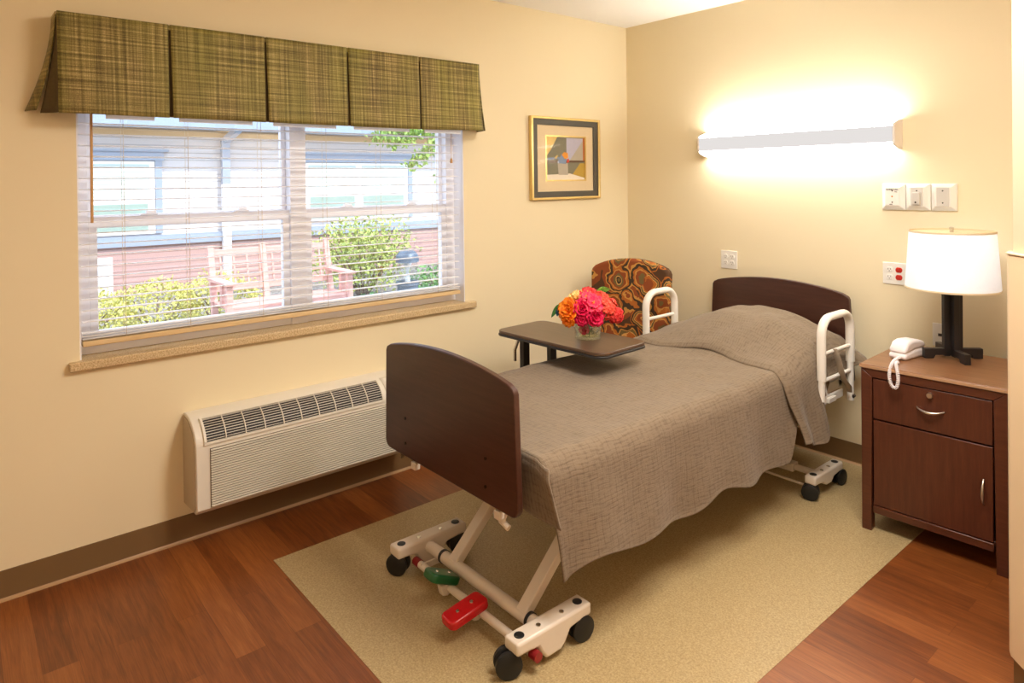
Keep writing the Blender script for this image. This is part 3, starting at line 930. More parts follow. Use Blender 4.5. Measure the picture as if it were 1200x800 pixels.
def caster(x, y, swing, parent, r=0.044, lean=0.0):
    w = MB()
    d = V((math.cos(swing), math.sin(swing), 0))      # rolling direction
    ax = V((-d.y, d.x, 0))
    c = V((x, y, r))
    def wheel(cc, wid):
        n = 24
        ringA = []
        prof = [(0.0, -wid / 2), (r * 0.8, -wid / 2), (r, -wid / 2 + 0.005), (r, wid / 2 - 0.005), (r * 0.8, wid / 2), (0.0, wid / 2)]
        L = []
        for rr_, h in prof:
            L.append([w.b.verts.new(cc + ax * h + d * (rr_ * math.cos(2 * PI * k / n)) + V((0, 0, rr_ * math.sin(2 * PI * k / n)))) for k in range(n)])
        for A, B in zip(L, L[1:]):
            for k in range(n): w.f([A[k], A[(k + 1) % n], B[(k + 1) % n], B[k]])
    wheel(c - ax * 0.017, 0.022); wheel(c + ax * 0.017, 0.022)
    w.cyl(c - ax * 0.012, c + ax * 0.012, r * 0.55, 16)
    w.cyl(c + V((0, lean * 0.5, r * 0.4)), c + V((0, lean, r + 0.030)), 0.010, 12)
    o = w.build('caster', MT['black_rubber'], parent)
    return o
# foot end base: two shaped beams, cross tube, pedals
def base_beam(x0, x1, y0, y1, ztop, name='base_beam', skirt=0.06):
    prof = [(y0, ztop - 0.042), (y0, ztop - 0.006), (y0 + 0.006, ztop), (y1 - 0.006, ztop), (y1, ztop - 0.006), (y1, ztop - 0.042)]
    L = y1 - y0
    low = [(y1 - 0.04, ztop - 0.042), (y1 - 0.10, ztop - 0.048), (y1 - 0.125, ztop - 0.055 - skirt * .5), (y1 - 0.145, ztop - 0.04 - skirt), (y0 + 0.125, ztop - 0.04 - skirt), (y0 + 0.105, ztop - 0.05 - skirt * .4), (y0 + 0.09, ztop - 0.048), (y0 + 0.04, ztop - 0.042)]
    o = MB().prism(prof + low, x0, x1, 'YZ').build(name, MT['white_metal'], bed, bevel=0.009, seg=3, angle=50)
    ORG[o.name] = ORG[bed.name]
    cx = (x0 + x1) / 2
    for yy in (y0 + 0.035, y1 - 0.035):
        MB().lathe([(0.017, 0.0), (0.017, 0.002), (0.012, 0.0035), (0.0, 0.0035)], (cx, yy, ztop - 0.0002), 20).build('cap', MT['black_rubber'], o)
    for yy in (y0 + 0.115, y1 - 0.115):
        MB().lathe([(0.009, 0.0), (0.008, 0.003), (0.0, 0.003)], (cx + 0.004, yy, ztop - 0.0002), 14).build('bolt', MT['chrome'], o)
    return o
BT = 0.122
base_beam(0.822, 0.892, -2.465, -2.13, BT)
base_beam(1.552, 1.622, -2.465, -2.13, BT)
MB().cyl((0.89, -2.315, 0.085), (1.555, -2.315, 0.085), 0.0235, 20).build('cross_tube', MT['white_metal'], bed)
for x in (0.992, 1.512):
    MB().cyl((x - 0.006, -2.315, 0.085), (x + 0.006, -2.315, 0.085), 0.0265, 20).build('collar', MT['black_rubber'], bed)
MB().cyl((0.93, -2.388, 0.055), (1.60, -2.388, 0.055), 0.0145, 16).build('pedal_bar', MT['white_metal'], bed)
for xa, xb in ((0.895, 0.932), (1.60, 1.634)):
    MB().cyl((xa, -2.388, 0.055), (xb, -2.388, 0.055), 0.0165, 16).build('bar_end', MT['red_dull'], bed)
for x in (0.955,):
    MB().box((x - 0.004, -2.40, 0.045), (x + 0.004, -2.31, 0.07)).build('link_plate', MT['white_metal'], bed, bevel=0.002)
def pedal(x0, x1, y0, y1, z, mat, tilt):
    b = MB()
    out = rounded(x0, y0, x1, y1, 0.022, 4)
    b.prism(out, z - 0.018, z + 0.014, 'XY')
    cx, cy = (x0 + x1) / 2, (y0 + y1) / 2
    bmesh.ops.rotate(b.b, verts=b.b.verts, cent=(cx, -2.388, z), matrix=Matrix.Rotation(tilt, 3, 'X'))
    o = b.build('foot_pedal', mat, bed, bevel=0.008, seg=3)
    ORG[o.name] = ORG[bed.name]
    for yy in (cy - 0.03, cy + 0.03):
        s = MB().lathe([(0.007, 0), (0.006, 0.003), (0.0, 0.0035)], (cx, yy, z + 0.0138), 12)
        bmesh.ops.rotate(s.b, verts=s.b.verts, cent=(cx, -2.388, z), matrix=Matrix.Rotation(tilt, 3, 'X'))
        s.build('screw', MT['chrome'], o)
    return o
pedal(1.275, 1.355, -2.53, -2.365, 0.088, MT['red_plastic'], math.radians(8))['label'] = 'red brake foot pedal'
pedal(1.085, 1.165, -2.485, -2.35, 0.092, MT['green_plastic'], math.radians(-25))['label'] = 'green steering foot pedal'
for x in (1.125, 1.315):
    k = MB(); k.prism([(-2.43, 0.075), (-2.36, 0.075), (-2.37, 0.045), (-2.40, 0.03), (-2.42, 0.035)], x - 0.016, x + 0.016, 'YZ')
    k.build('pedal_bracket', MT['white_metal'], bed, bevel=0.004)
caster(0.845, -2.438, 0.6, bed); caster(0.862, -2.16, 1.4, bed)
caster(1.572, -2.466, 1.1, bed, lean=0.034); caster(1.60, -2.165, 1.45, bed)
# head end base
base_beam(1.610, 1.668, -0.60, -0.30, 0.118, skirt=0.03)
base_beam(0.80, 0.858, -0.60, -0.30, 0.118, skirt=0.03)
MB().cyl((0.85, -0.47, 0.085), (1.615, -0.47, 0.085), 0.016, 16).build('cross_tube', MT['white_metal'], bed)
MB().box((0.98, -0.50, 0.065), (1.50, -0.44, 0.105)).build('cross_beam', MT['white_metal'], bed, bevel=0.004)
MB().cyl((0.86, -0.56, 0.05), (1.62, -0.56, 0.05), 0.006, 10).build('brake_rod', MT['white_metal'], bed)
caster(1.635, -0.585, 0.3, bed, 0.04); caster(1.648, -0.31, 1.5, bed, 0.04); caster(0.83, -0.58, 0.8, bed, 0.04); caster(0.83, -0.32, 1.2, bed, 0.04)
for x in (1.00, 1.42):
    MB().beam((x, -0.47, 0.10), (x, -0.85, 0.445), 0.045, 0.03, up=(0, 0.6, 0.6)).build('lift_arm', MT['white_metal'], bed, bevel=0.002)
# assist rails
def arch(x, y0, y1, zt, r, n=8):
    pts = []
    for k in range(n + 1):
        a = PI / 2 * k / n
        pts.append((x, y0 + r - r * math.cos(a), zt - r + r * math.sin(a)))
    for k in range(n + 1):
        a = PI / 2 * k / n
        pts.append((x, y1 - r + r * math.sin(a), zt - r + r * math.cos(a)))
    return pts
def assist_rail(x, y0, y1, zt, zb, bars, out, strap):
    m = MT['rail_white']
    pts = [(x, y0, zb + 0.16)] + [(x, y0, zt - 0.16)] + arch(x, y0, y1, zt, 0.085) + [(x, y1, zt - 0.16), (x, y1, zb + 0.20)]
    r = MB().tube(pts, 0.0225, 14, flat=(0.8, 1.0)).build('assist_rail', m, bed)
    ORG[r.name] = ORG[bed.name]
    for y, z0 in ((y0, zb + 0.06), (y1, zb)):
        MB().cyl((x, y, z0), (x, y, zb + 0.21), 0.0165, 14).build('rail_post', m, r)
    for zz in bars:
        MB().cyl((x, y0, zz), (x, y1, zz), 0.010, 12).build('rail_bar', m, r)
    MB().beam((x - out * 0.02, y0 + 0.02, zb + 0.045), (x - out * 0.02, y1 - 0.05, zb + 0.045), 0.012, 0.04).build('mounting_plate', m, r, bevel=0.004)
    MB().box((min(x, x - out * 0.09), y0 + 0.08, zb + 0.03), (max(x, x - out * 0.09), y0 + 0.16, zb + 0.055)).build('mounting_arm', m, r, bevel=0.003)
    if strap:
        MB().tube([(x, y1, zb + 0.01), (x + 0.018, y1, zb + 0.03)], 0.011, 12).build('release_knob', MT['slot_dark'], r)
        s = MB()
        P = [V((x + 0.013, y0 + 0.115, bars[0] + 0.014)), V((x + 0.02, y0 + 0.13, bars[0] - 0.03)), V((x + 0.02, y0 + 0.19, bars[1] - 0.02)), V((x + 0.02, y0 + 0.245, zb + 0.09)), V((x + 0.014, y0 + 0.27, zb + 0.055))]
        s.tube(P, [0.012, 0.015, 0.017, 0.017, 0.014], 10, flat=(0.35, 1.0))
        s.build('hanging_strap', MT['grey_strap'], r)['label'] = 'grey fabric strap'
        MB().tube([(x - 0.016, y0 + 0.055, bars[0] + 0.01), (x - 0.018, y0 + 0.06, bars[1]), (x - 0.016, y0 + 0.09, zb + 0.06)], 0.0055, 8).build('control_cord', m, r)
assist_rail(1.685, -0.565, -0.250, 0.890, 0.43, (0.715, 0.585), 1, True)
assist_rail(0.70, -0.675, -0.40, 0.912, 0.42, (0.758, 0.66), -1, False)

# ------------------------------------------------------------------ bedspread
def smooth(a, b, t):
    t = max(0.0, min(1.0, (t - a) / (b - a)))
    return t * t * (3 - 2 * t)
def nz(x, y, z, s):
    return mnoise.noise(V((x * s, y * s, z * s)))
XL, XRt = 0.728, 1.604
def top_z(x, y):
    u = (x - XL) / (XRt - XL)
    z = 0.662 - 0.004 * math.sin(PI * u)
    # pillow under the cover
    p = smooth(-0.86, -0.42, y) * (1 - 0.45 * smooth(-0.22, -0.10, y))
    px = smooth(-0.05, 0.42, u) * (1 - 0.85 * smooth(0.66, 1.10, u))
    z += 0.150 * p * (0.16 + 0.84 * px)
    z += 0.006 * nz(x, y, 0, 5) + 0.003 * nz(x, y, 1, 13)
    return z
def hem_near(y):
    z = 0.276 + 0.014 * math.sin(y * 9.0 + 1.2) + 0.012 * math.sin(y * 17)
    z += 0.010 * smooth(-2.02, -2.25, y)
    z += 0.25 * smooth(-0.85, -0.70, y)
    return z
def section(s_list_fn, y):
    pass
R = 0.035
def cross(y, u, hn, hf, flare, off=0.0):
    """u 0..1 from far hem over the top to near hem; returns position and arclength"""
    zl, zr = top_z(XL, y), top_z(XRt, y)
    Lf = max(zl - hf, 0.02); Ln = max(zr - hn, 0.02)
    W = XRt - XL
    tot = Lf + W + Ln
    s = u * tot
    if s < Lf:
        t = 1 - s / Lf
        x = XL - 0.010 - 0.016 * min(1, t * 3) ; z = zl - t * Lf
        if t < 0.12: k = t / 0.12; x = XL - 0.026 * k; z = zl - R * 0.4 * k * k - t * Lf * 0.3 * k
        p = V((x - off, y, z))
    elif s < Lf + W:
        x = XL + (s - Lf)
        p = V((x, y, top_z(x, y)))
        e = min(x - XL, XRt - x)
        if e < R: p.z -= (R - e) ** 2 / R * 0.55
        p.z += off
    else:
        t = (s - Lf - W) / Ln
        d = t * Ln
        k = smooth(0, 0.05, d)
        x = XRt + 0.018 * k + flare * t ** 1.1
        x += (0.016 * math.sin(y * 9.0 + 0.6) + 0.008 * math.sin(y * 21 + 2)) * t ** 1.3 * smooth(-0.75, -1.1, y) + 0.006 * nz(y, t, 3, 4) * t
        p = V((x + off, y, zr - R * 0.55 - max(0, d - R * 0.55 * 0.3)))
        p.z = max(p.z, hn)
    return p, s - Lf
Y0, Y1 = -2.335, -0.62
bs = thing('bedspread', 'taupe quilted bedspread draped over the hospital bed', 'bedspread', (1.17, -1.25, 0.64))
def fmain(u, v):
    y = Y0 + (Y1 - Y0) * v
    p, _ = cross(y, u, hem_near(y), 0.395 + 0.055 * smooth(-2.25, -2.0, y), 0.045)
    if v < 0.05 and u > 0.5:            # lean of the foot corner
        k = (1 - v / 0.05)
        p.y += 0.05 * k * max(0, (0.66 - p.z) / 0.4)
    return p
def umain(u, v):
    y = Y0 + (Y1 - Y0) * v
    return (cross(y, u, hem_near(y), 0.43, 0.045)[1], y)
MB().grid(fmain, 84, 110, umain).build('main_cover', MT['coverlet'], bs, solid=0.006, angle=80)
def ffoot(u, v):
    x = XL - 0.012 + (XRt + 0.03 - XL + 0.012) * u
    t = v
    xx = x + 0.045 * t * smooth(0.7, 1, u)
    zt = top_z(min(max(x, XL), XRt), Y0)
    e = min(max(0, x - XL), max(0, XRt - x))
    if e < R: zt -= (R - e) ** 2 / R * 0.55
    hem = 0.47 - 0.015 * math.sin(u * 7)
    z = zt - (zt - hem) * t
    y = Y0 - 0.012 * smooth(0, 0.2, t) - 0.010 * t * math.sin(u * 14) + 0.03 * t * smooth(0.85, 1, u)
    return V((xx, y, z))
MB().grid(ffoot, 50, 16, lambda u, v: (u * 0.9, -2.33 - v * 0.2)).build('foot_drop', MT['coverlet'], bs, solid=0.006, angle=80)
# turned-back upper layer over the pillow
OY0, OY1 = -0.835, -0.125
def fold_edge(u):       # curved front edge of the layer
    return 0.07 * math.sin(PI * min(1, max(0, (u - 0.22) / 0.5))) ** 2
def hem_over(y):
    z = 0.345 - 0.035 * smooth(-0.80, -0.70, y)
    z += 0.075 * smooth(-0.62, -0.52, y)
    z += 0.20 * smooth(-0.54, -0.43, y)
    z += 0.03 * smooth(-0.3, -0.12, y)
    return z
def fover(u, v):
    y = OY0 + (OY1 - OY0) * v
    ye = y + fold_edge(u) * (1 - v) ** 2
    lift = 0.016 + 0.006 * smooth(0, 0.08, v) - 0.012 * smooth(0.04, 0.0, v)
    p, s = cross(ye, u, hem_over(ye), 0.45, 0.030 + 0.045 * smooth(-0.50, -0.60, ye), lift)
    t = max(0.0, (p.x - XRt) / 0.07)
    if p.z < 0.62 and p.x > 1.4:
        w_ = 0.016 * math.sin(ye * 24 + 3.0) * smooth(0.60, 0.40, p.z)
        p.x += w_
        p.y += 0.05 * smooth(0.62, 0.34, p.z) * smooth(-0.6, -0.8, ye)
    if ye > -0.45 and p.x > 1.4:
        p.x += 0.06 * smooth(-0.24, -0.13, ye) * smooth(0.69, 0.6, p.z) - 0.012 * smooth(-0.5, -0.42, ye) * (1 - smooth(-0.3, -0.2, ye))
    p.z += 0.010 * nz(p.x, p.y, 7, 6) * smooth(0.64, 0.68, p.z)
    if p.z > 0.6:
        dd = (p.x - 1.33) * 0.75 + (p.y + 0.42) * 0.66
        p.z += 0.012 * math.exp(-(dd / 0.05) ** 2) * smooth(0.9, 1.25, p.x) * (1 - smooth(1.35, 1.58, p.x))
    return p
def uover(u, v):
    y = OY0 + (OY1 - OY0) * v
    return (cross(y, u, hem_over(y), 0.45, 0.05)[1] * 1.0 + 0.3, y * 1.1 + 0.7)
MB().grid(fover, 90, 60, uover).build('turned_back_layer', MT['coverlet'], bs, solid=0.008, angle=80)

# ------------------------------------------------------------------ overbed table
ot = thing('overbed_table', 'dark walnut overbed table reaching across the bed from window side', 'overbed table', (0.75, -1.36, 0.0))
b = MB()
out = rounded(-0.372, -0.180, 0.372, 0.180, 0.055, 6)
ca, sa = math.cos(math.radians(2.6)), math.sin(math.radians(2.6))
TC = (0.752, -1.366)
def tp(o): return [(TC[0] + u * ca - v * sa, TC[1] + u * sa + v * ca) for u, v in o]
MB().prism(tp(out), 0.766, 0.782, 'XY').build('tabletop', MT['table_top'], ot, bevel=0.003)
o2 = rounded(-0.375, -0.183, 0.375, 0.183, 0.057, 6)
MB().prism(tp(o2), 0.754, 0.7655, 'XY').build('edge_band', MT['table_edge'], ot, bevel=0.003)
for y in (-1.412, -1.210):
    MB().box((0.44, y - 0.022, 0.06), (0.475, y + 0.022, 0.756)).build('post', MT['table_edge'], ot, bevel=0.003)
MB().box((0.442, -1.43, 0.20), (0.473, -1.19, 0.24)).build('cross_brace', MT['table_edge'], ot, bevel=0.003)
b = MB(); b.tube([(0.43, -1.43, 0.72), (0.42, -1.45, 0.66), (0.42, -1.45, 0.60)], 0.009, 10)
b.build('height_lever', MT['chrome'], ot)
b = MB()
for y in (-1.50, -1.12): b.box((0.42, y - 0.025, 0.055), (1.06, y + 0.025, 0.085))
b.box((0.43, -1.50, 0.055), (0.485, -1.12, 0.085))
b.build('base', MT['table_edge'], ot, bevel=0.004)
for x in (0.45, 1.04):
    for y in (-1.50, -1.12):
        k = MB(); k.cyl((x, y - 0.011, 0.027), (x, y + 0.011, 0.027), 0.0265, 18); k.cyl((x, y, 0.03), (x, y, 0.058), 0.007, 8)
        k.build('caster', MT['black_rubber'], ot)

# ------------------------------------------------------------------ vase and flowers
VC = V((0.862, -1.338, 0.782))
RV, TV, UV_ = V((0.643, 0.766, 0)), V((0.766, -0.643, 0)), V((0, 0, 1))
def fp(r, t, u): return VC + RV * r + TV * t + UV_ * u
vs = thing('flower_vase', 'low round clear glass vase on the overbed table', 'vase', VC)
MB().lathe([(0.058, 0.0005), (0.066, 0.004), (0.066, 0.112), (0.0645, 0.114), (0.063, 0.112), (0.063, 0.016), (0.05, 0.013), (0.0, 0.013)], VC, 40).build('vase_glass', MT['vase_glass'], vs)
MB().lathe([(0.0, 0.012), (0.058, 0.015), (0.058, 0.046), (0.0, 0.046)], VC, 40).build('water', MT['water'], vs)

def petal_mesh(b, c, ax, ang, ln, wd, cup, lift, r0=0.0):
    """one cupped petal growing from c, radiating at angle ang about ax"""
    ax = ax.normalized()
    s = ax.cross(V((0.3, 0.9, 0.2))).normalized()
    t = ax.cross(s)
    rad = s * math.cos(ang) + t * math.sin(ang)
    tan = ax.cross(rad)
    def fn(u, v):
        w_ = (math.sin(PI * min(1, 0.12 + 0.78 * v)) ** 0.6) * wd * (u - 0.5) * 2
        el = lift + (cup - lift) * v
        d = r0 + ln * v
        return c + rad * (d * math.cos(el)) + ax * (d * math.sin(el) + 0.25 * abs(u - 0.5) * 2 * wd * abs(u - 0.5)) + tan * w_ + ax * 0.003 * math.sin(ang * 7 + v * 5 + u * 9)
    b.grid(fn, 5, 5)
def bloom_rose(b, c, ax, rad, layers=((5, 1.0, 0.05), (5, 0.85, 0.45), (5, 0.66, 0.85), (4, 0.45, 1.2))):
    a0 = random.random() * 6
    for li, (n, k, el) in enumerate(layers):
        for i in range(n):
            petal_mesh(b, c, ax, a0 + li * 0.6 + 2 * PI * i / n + random.uniform(-.15, .15), rad * k, rad * 0.55 * k, el + 0.15, el + random.uniform(-.1, .1))
def bloom_open(b, c, ax, rad, n=5, el=0.35):
    a0 = random.random() * 6
    for i in range(n):
        petal_mesh(b, c, ax, a0 + 2 * PI * i / n, rad, rad * 0.52, el - 0.1, el)
def stem_tube(p, q=None):
    p = V(p)
    foot = VC + V((random.uniform(-.03, .03), random.uniform(-.03, .03), 0.02))
    mid = VC + (p - VC) * 0.35 + V((0, 0, 0.02)); mid.x = VC.x + (p.x - VC.x) * 0.2; mid.y = VC.y + (p.y - VC.y) * 0.2; mid.z = VC.z + 0.10
    return MB().tube([foot, mid, p], 0.0026, 8)
def flower(name, label, cat, c, ax, mats, kind, rad, grp=None):
    c = V(c); ax = V(ax)
    t = thing(name, label, cat, VC + V((0, 0, 0.02)), grp)
    b = MB()
    if kind == 'rose':
        bloom_rose(b, c, ax, rad)
        b.build('bloom', mats[0], t, solid=0.0008, angle=180)
    elif kind == 'open':
        bloom_open(b, c, ax, rad, 5, 0.25); bloom_open(b, c + ax.normalized() * 0.004, ax, rad * 0.72, 5, 0.6)
        b.build('bloom', mats[0], t, solid=0.0008, angle=180)
        s = MB()
        for k in range(9):
            d = (ax.normalized() + V((random.uniform(-.4, .4), random.uniform(-.4, .4), random.uniform(-.4, .4)))).normalized()
            s.cyl(c, c + d * rad * 0.4, 0.0012, 5)
        s.build('stamens', MT['stamen'], t)
    elif kind == 'cluster':
        n = 46
        for k in range(n):
            ph = math.acos(1 - 1.75 * (k + 0.5) / n); th = k * 2.39996
            d = V((math.sin(ph) * math.cos(th), math.sin(ph) * math.sin(th), math.cos(ph)))
            rot = V((0, 0, 1)).rotation_difference(ax.normalized())
            d = rot @ d
            bloom_open(b, c + d * rad * random.uniform(.82, 1.05), d, rad * 0.36, 5, 0.2)
        b.build('florets', mats[0], t, solid=0.0006, angle=180)
    stem_tube(c - ax.normalized() * rad * 0.3).build('stem', MT['stem'], t)
    return t
up = UV_
flower('rose', 'big orange rose at the left side of the bouquet', 'flower', fp(-0.095, 0.03, 0.150), -RV * 0.55 + TV * 0.7 + up * 0.35, [MT['pet_orange']], 'rose', 0.062, 'cut flowers in the vase')
flower('rose', 'ruffled orange rose drooping lowest at the vase left rim', 'flower', fp(-0.100, 0.050, 0.105), -RV * 0.5 + TV * 0.7 - up * 0.25, [MT['pet_orange']], 'rose', 0.040, 'cut flowers in the vase')
flower('rose', 'pale cream yellow rose at the upper left of the bouquet', 'flower', fp(-0.050, -0.01, 0.200), -RV * 0.3 + TV * 0.3 + up * 0.9, [MT['pet_cream']], 'rose', 0.052, 'cut flowers in the vase')
flower('camellia', 'magenta bloom facing the bed in the middle of the bouquet', 'flower', fp(-0.030, 0.055, 0.158), -RV * 0.15 + TV * 0.9 + up * 0.35, [MT['pet_magenta']], 'rose', 0.052, 'cut flowers in the vase')
flower('camellia', 'deep magenta bloom lowest at the right of the vase rim', 'flower', fp(0.030, 0.062, 0.122), RV * 0.25 + TV * 0.9 + up * 0.05, [MT['pet_magenta']], 'rose', 0.052, 'cut flowers in the vase')
flower('camellia', 'dark magenta bloom lowest at the left of the vase rim', 'flower', fp(-0.036, 0.060, 0.112), -RV * 0.1 + TV * 0.9 - up * 0.1, [MT['pet_magenta']], 'rose', 0.040, 'cut flowers in the vase')
flower('azalea', 'hot pink open bloom with yellow stamens above the magenta ones', 'flower', fp(0.022, 0.048, 0.182), RV * 0.1 + TV * 0.75 + up * 0.6, [MT['pet_pink']], 'open', 0.055, 'cut flowers in the vase')
flower('azalea', 'pink open bloom at the top centre of the bouquet', 'flower', fp(-0.006, 0.02, 0.205), -RV * 0.05 + TV * 0.5 + up * 0.8, [MT['pet_pink']], 'open', 0.046, 'cut flowers in the vase')
flower('azalea', 'coral red open bloom topmost in the bouquet', 'flower', fp(0.006, -0.015, 0.222), TV * 0.5 + up * 0.9, [MT['pet_red']], 'open', 0.046, 'cut flowers in the vase')
flower('geranium', 'round coral flower head at the right of the bouquet', 'flower', fp(0.090, 0.012, 0.152), RV * 0.6 + TV * 0.6 + up * 0.5, [MT['pet_coral']], 'cluster', 0.055, 'cut flowers in the vase')
flower('geranium', 'coral flower head leaning out furthest right over the table', 'flower', fp(0.138, 0.02, 0.118), RV * 0.8 + TV * 0.5 + up * 0.1, [MT['pet_red']], 'cluster', 0.038, 'cut flowers in the vase')
flower('geranium', 'coral pink flower head behind the pink blooms', 'flower', fp(0.066, -0.01, 0.190), RV * 0.3 + TV * 0.4 + up * 0.8, [MT['pet_coral']], 'cluster', 0.042, 'cut flowers in the vase')
flower('cornflower', 'small slate blue bloom tucked behind the orange rose', 'flower', fp(-0.145, 0.0, 0.135), -RV * 0.8 + TV * 0.5 + up * 0.3, [MT['pet_blue']], 'rose', 0.024, 'cut flowers in the vase')
flower('camellia', 'fallen red bloom sunk inside the glass vase', 'flower', fp(-0.022, 0.024, 0.05), TV * 0.8 + up * 0.1, [MT['pet_magenta']], 'rose', 0.028, 'cut flowers in the vase')
def leaf_sprig(label, base, tip, wd, mat, bend):
    base, tip = V(base), V(tip)
    d = tip - base
    side = d.cross(TV).normalized() if abs(d.normalized().dot(TV)) < 0.9 else RV
    t = thing('leaf_sprig', label, 'leaf', VC + V((0, 0, 0.02)), 'cut flowers in the vase')
    def fn(u, v):
        w_ = wd * (math.sin(PI * min(1, v * 0.97 + 0.03)) ** 0.8) * (u - 0.5) * 2
        return base + d * v + side * w_ + UV_ * bend * math.sin(PI * v) + TV * (0.25 * abs(u - 0.5) * wd)
    MB().grid(fn, 6, 10).build('leaf', mat, t, solid=0.0008, angle=180)
    stem_tube(base + d * 0.05).build('stem', MT['stem'], t)
leaf_sprig('light green leaf pointing right above the coral flowers', fp(0.035, -0.02, 0.21), fp(0.12, -0.03, 0.242), 0.017, MT['leaf'], 0.012)
leaf_sprig('dark green leaf drooping at the far left of the bouquet', fp(-0.12, -0.005, 0.175), fp(-0.185, -0.0, 0.105), 0.014, MT['leaf_dark'], 0.012)
leaf_sprig('dark green leaf peeking between orange and coral blooms', fp(0.06, 0.05, 0.09), fp(0.085, 0.06, 0.15), 0.014, MT['leaf_dark'], 0.0)

# ------------------------------------------------------------------ armchair in the corner
ch = thing('side_chair', 'side chair in brown and orange paisley fabric in the room corner', 'chair', (0.44, -0.60, 0.0), rotz=math.radians(21.8), local=True)
# local frame: faces -Y, back at +Y
W2 = 0.268
BYB = 0.17
def back_outline():
    pts = []
    n = 18
    for k in range(n + 1):
        u = k / n
        x = W2 - 2 * W2 * u
        pts.append((x, 0.995 + 0.075 * (1 - (2 * u - 1) ** 2) ** 0.8))
    pts[0] = (W2 - 0.004, 0.978); pts.insert(1, (W2 - 0.012, 0.998))
    pts[-1] = (-W2 + 0.004, 0.978); pts.insert(-1, (-W2 + 0.012, 0.998))
    pts += [(-W2 + 0.01, 0.6), (-W2 + 0.02, 0.42), (W2 - 0.02, 0.42), (W2 - 0.01, 0.6)]
    return pts
b = MB().prism(back_outline(), BYB - 0.045, BYB + 0.045, 'XZ')
bmesh.ops.rotate(b.b, verts=b.b.verts, cent=(0, BYB, 0.45), matrix=Matrix.Rotation(math.radians(-5), 3, 'X'))
b.build('backrest', MT['paisley'], ch, bevel=0.022, seg=4)
b = MB().prism([(-0.250, 0.16), (0.250, 0.16), (0.160, -0.22), (-0.190, -0.22)], 0.36, 0.46, 'XY')
b.build('seat', MT['paisley'], ch, bevel=0.025, seg=4)
for x, y in ((-0.22, 0.17), (0.22, 0.17), (-0.16, -0.19), (0.135, -0.19)):
    k = MB(); k.tube([(x, y, 0.37), (x * 1.03, y * 1.03, 0.0)], [0.024, 0.016], 4)
    k.build('leg', MT['cab_frame'], ch, smooth=False)

# ------------------------------------------------------------------ nightstand
ns = thing('nightstand', 'dark mahogany nightstand with drawer and door beside the bed', 'nightstand', (1.917, -0.678, 0.0), rotz=math.radians(2.4), local=True)
NW, ND, NH = 0.543, 0.535, 0.745
cf, cfr = MT['cab_front'], MT['cab_frame']
b = MB()
b.box((0.012, 0.02, 0.085), (0.032, ND, NH - 0.02)); b.box((NW - 0.032, 0.02, 0.085), (NW - 0.012, ND, NH - 0.02))
b.box((0.03, ND - 0.012, 0.085), (NW - 0.03, ND, NH - 0.02)); b.box((0.03, 0.02, 0.10), (NW - 0.03, ND - 0.012, 0.12)); b.box((0.03, 0.03, 0.49), (NW - 0.03, ND - 0.012, 0.503))
b.build('carcass', cf, ns, bevel=0.002)
# mitred front frame
b = MB()
def quad(p):
    A = [b.b.verts.new((x, 0.0, z)) for x, z in p]; B = [b.b.verts.new((x, 0.024, z)) for x, z in p]
    b.f(A); b.f(B[::-1])
    for k in range(4): b.f([A[k], A[(k + 1) % 4], B[(k + 1) % 4], B[k]])
quad([(0, NH - 0.02), (NW, NH - 0.02), (NW - 0.047, 0.688), (0.047, 0.688)])
quad([(0, 0.0), (0, NH - 0.0205), (0.0465, 0.6885), (0.040, 0.0)][::1])
quad([(NW, NH - 0.0205), (NW, 0.0), (NW - 0.040, 0.0), (NW - 0.0465, 0.6885)])
quad([(0.047, 0.085), (NW - 0.047, 0.085), (NW - 0.047, 0.118), (0.047, 0.118)])
b.build('face_frame', cfr, ns, bevel=0.003)
MB().prism([(-0.004, -0.006), (NW + 0.004, -0.006), (NW + 0.004, ND), (-0.004, ND)], NH - 0.0195, NH, 'XY').build('top', MT['cab_top'], ns, bevel=0.005, seg=3)
MB().box((-0.004, -0.0075, NH - 0.0165), (NW + 0.004, -0.0055, NH - 0.004)).build('top_edge_trim', plain('nightstand_edge_trim', (176, 138, 106), 0.25, var=0.05), ns, bevel=0.001)
for x in (0.0, NW - 0.045):
    MB().prism([(x, 0.0), (x + 0.045, 0.0), (x + 0.045, 0.12), (x, 0.12)], ND - 0.03, ND, 'XZ').build('leg', cfr, ns, bevel=0.003)
    MB().box((x + 0.002, 0.024, 0.0), (x + 0.038, 0.05, 0.12)).build('leg', cfr, ns, bevel=0.003)
MB().box((0.005, 0.02, 0.0), (0.012, ND, 0.0)) if False else None
d = MB().box((0.050, 0.003, 0.507), (NW - 0.050, 0.022, 0.684)).build('drawer', cf, ns, bevel=0.002)
ORG[d.name] = V((0, 0, 0))
def bow(p0, p1, out, r, parent):
    p0, p1 = V(p0), V(p1)
    n = 12
    pts = []
    for k in range(n + 1):
        u = k / n
        p = p0.lerp(p1, u); p.y -= out * math.sin(PI * u) ** 0.7
        if abs(p1.x - p0.x) > abs(p1.z - p0.z): p.z -= 0.010 * math.sin(PI * u)
        pts.append(p)
    return MB().tube(pts, [0.003 + 0.0028 * math.sin(PI * k / n) for k in range(n + 1)], 12).build('handle', MT['nickel'], parent)
bow((0.223, 0.003, 0.600), (0.327, 0.003, 0.600), 0.024, 0.005, d)
MB().lathe([(0.0125, 0.004), (0.0125, -0.008), (0.010, -0.012), (0.0, -0.012)], (0.275, 0.0, 0.660), 20, 'Y').build('lock', MT['nickel'], d)
d = MB().box((0.050, 0.003, 0.122), (NW - 0.050, 0.022, 0.500)).build('door', cf, ns, bevel=0.002)
ORG[d.name] = V((0, 0, 0))
bow((0.462, 0.003, 0.265), (0.462, 0.003, 0.365), 0.024, 0.005, d)

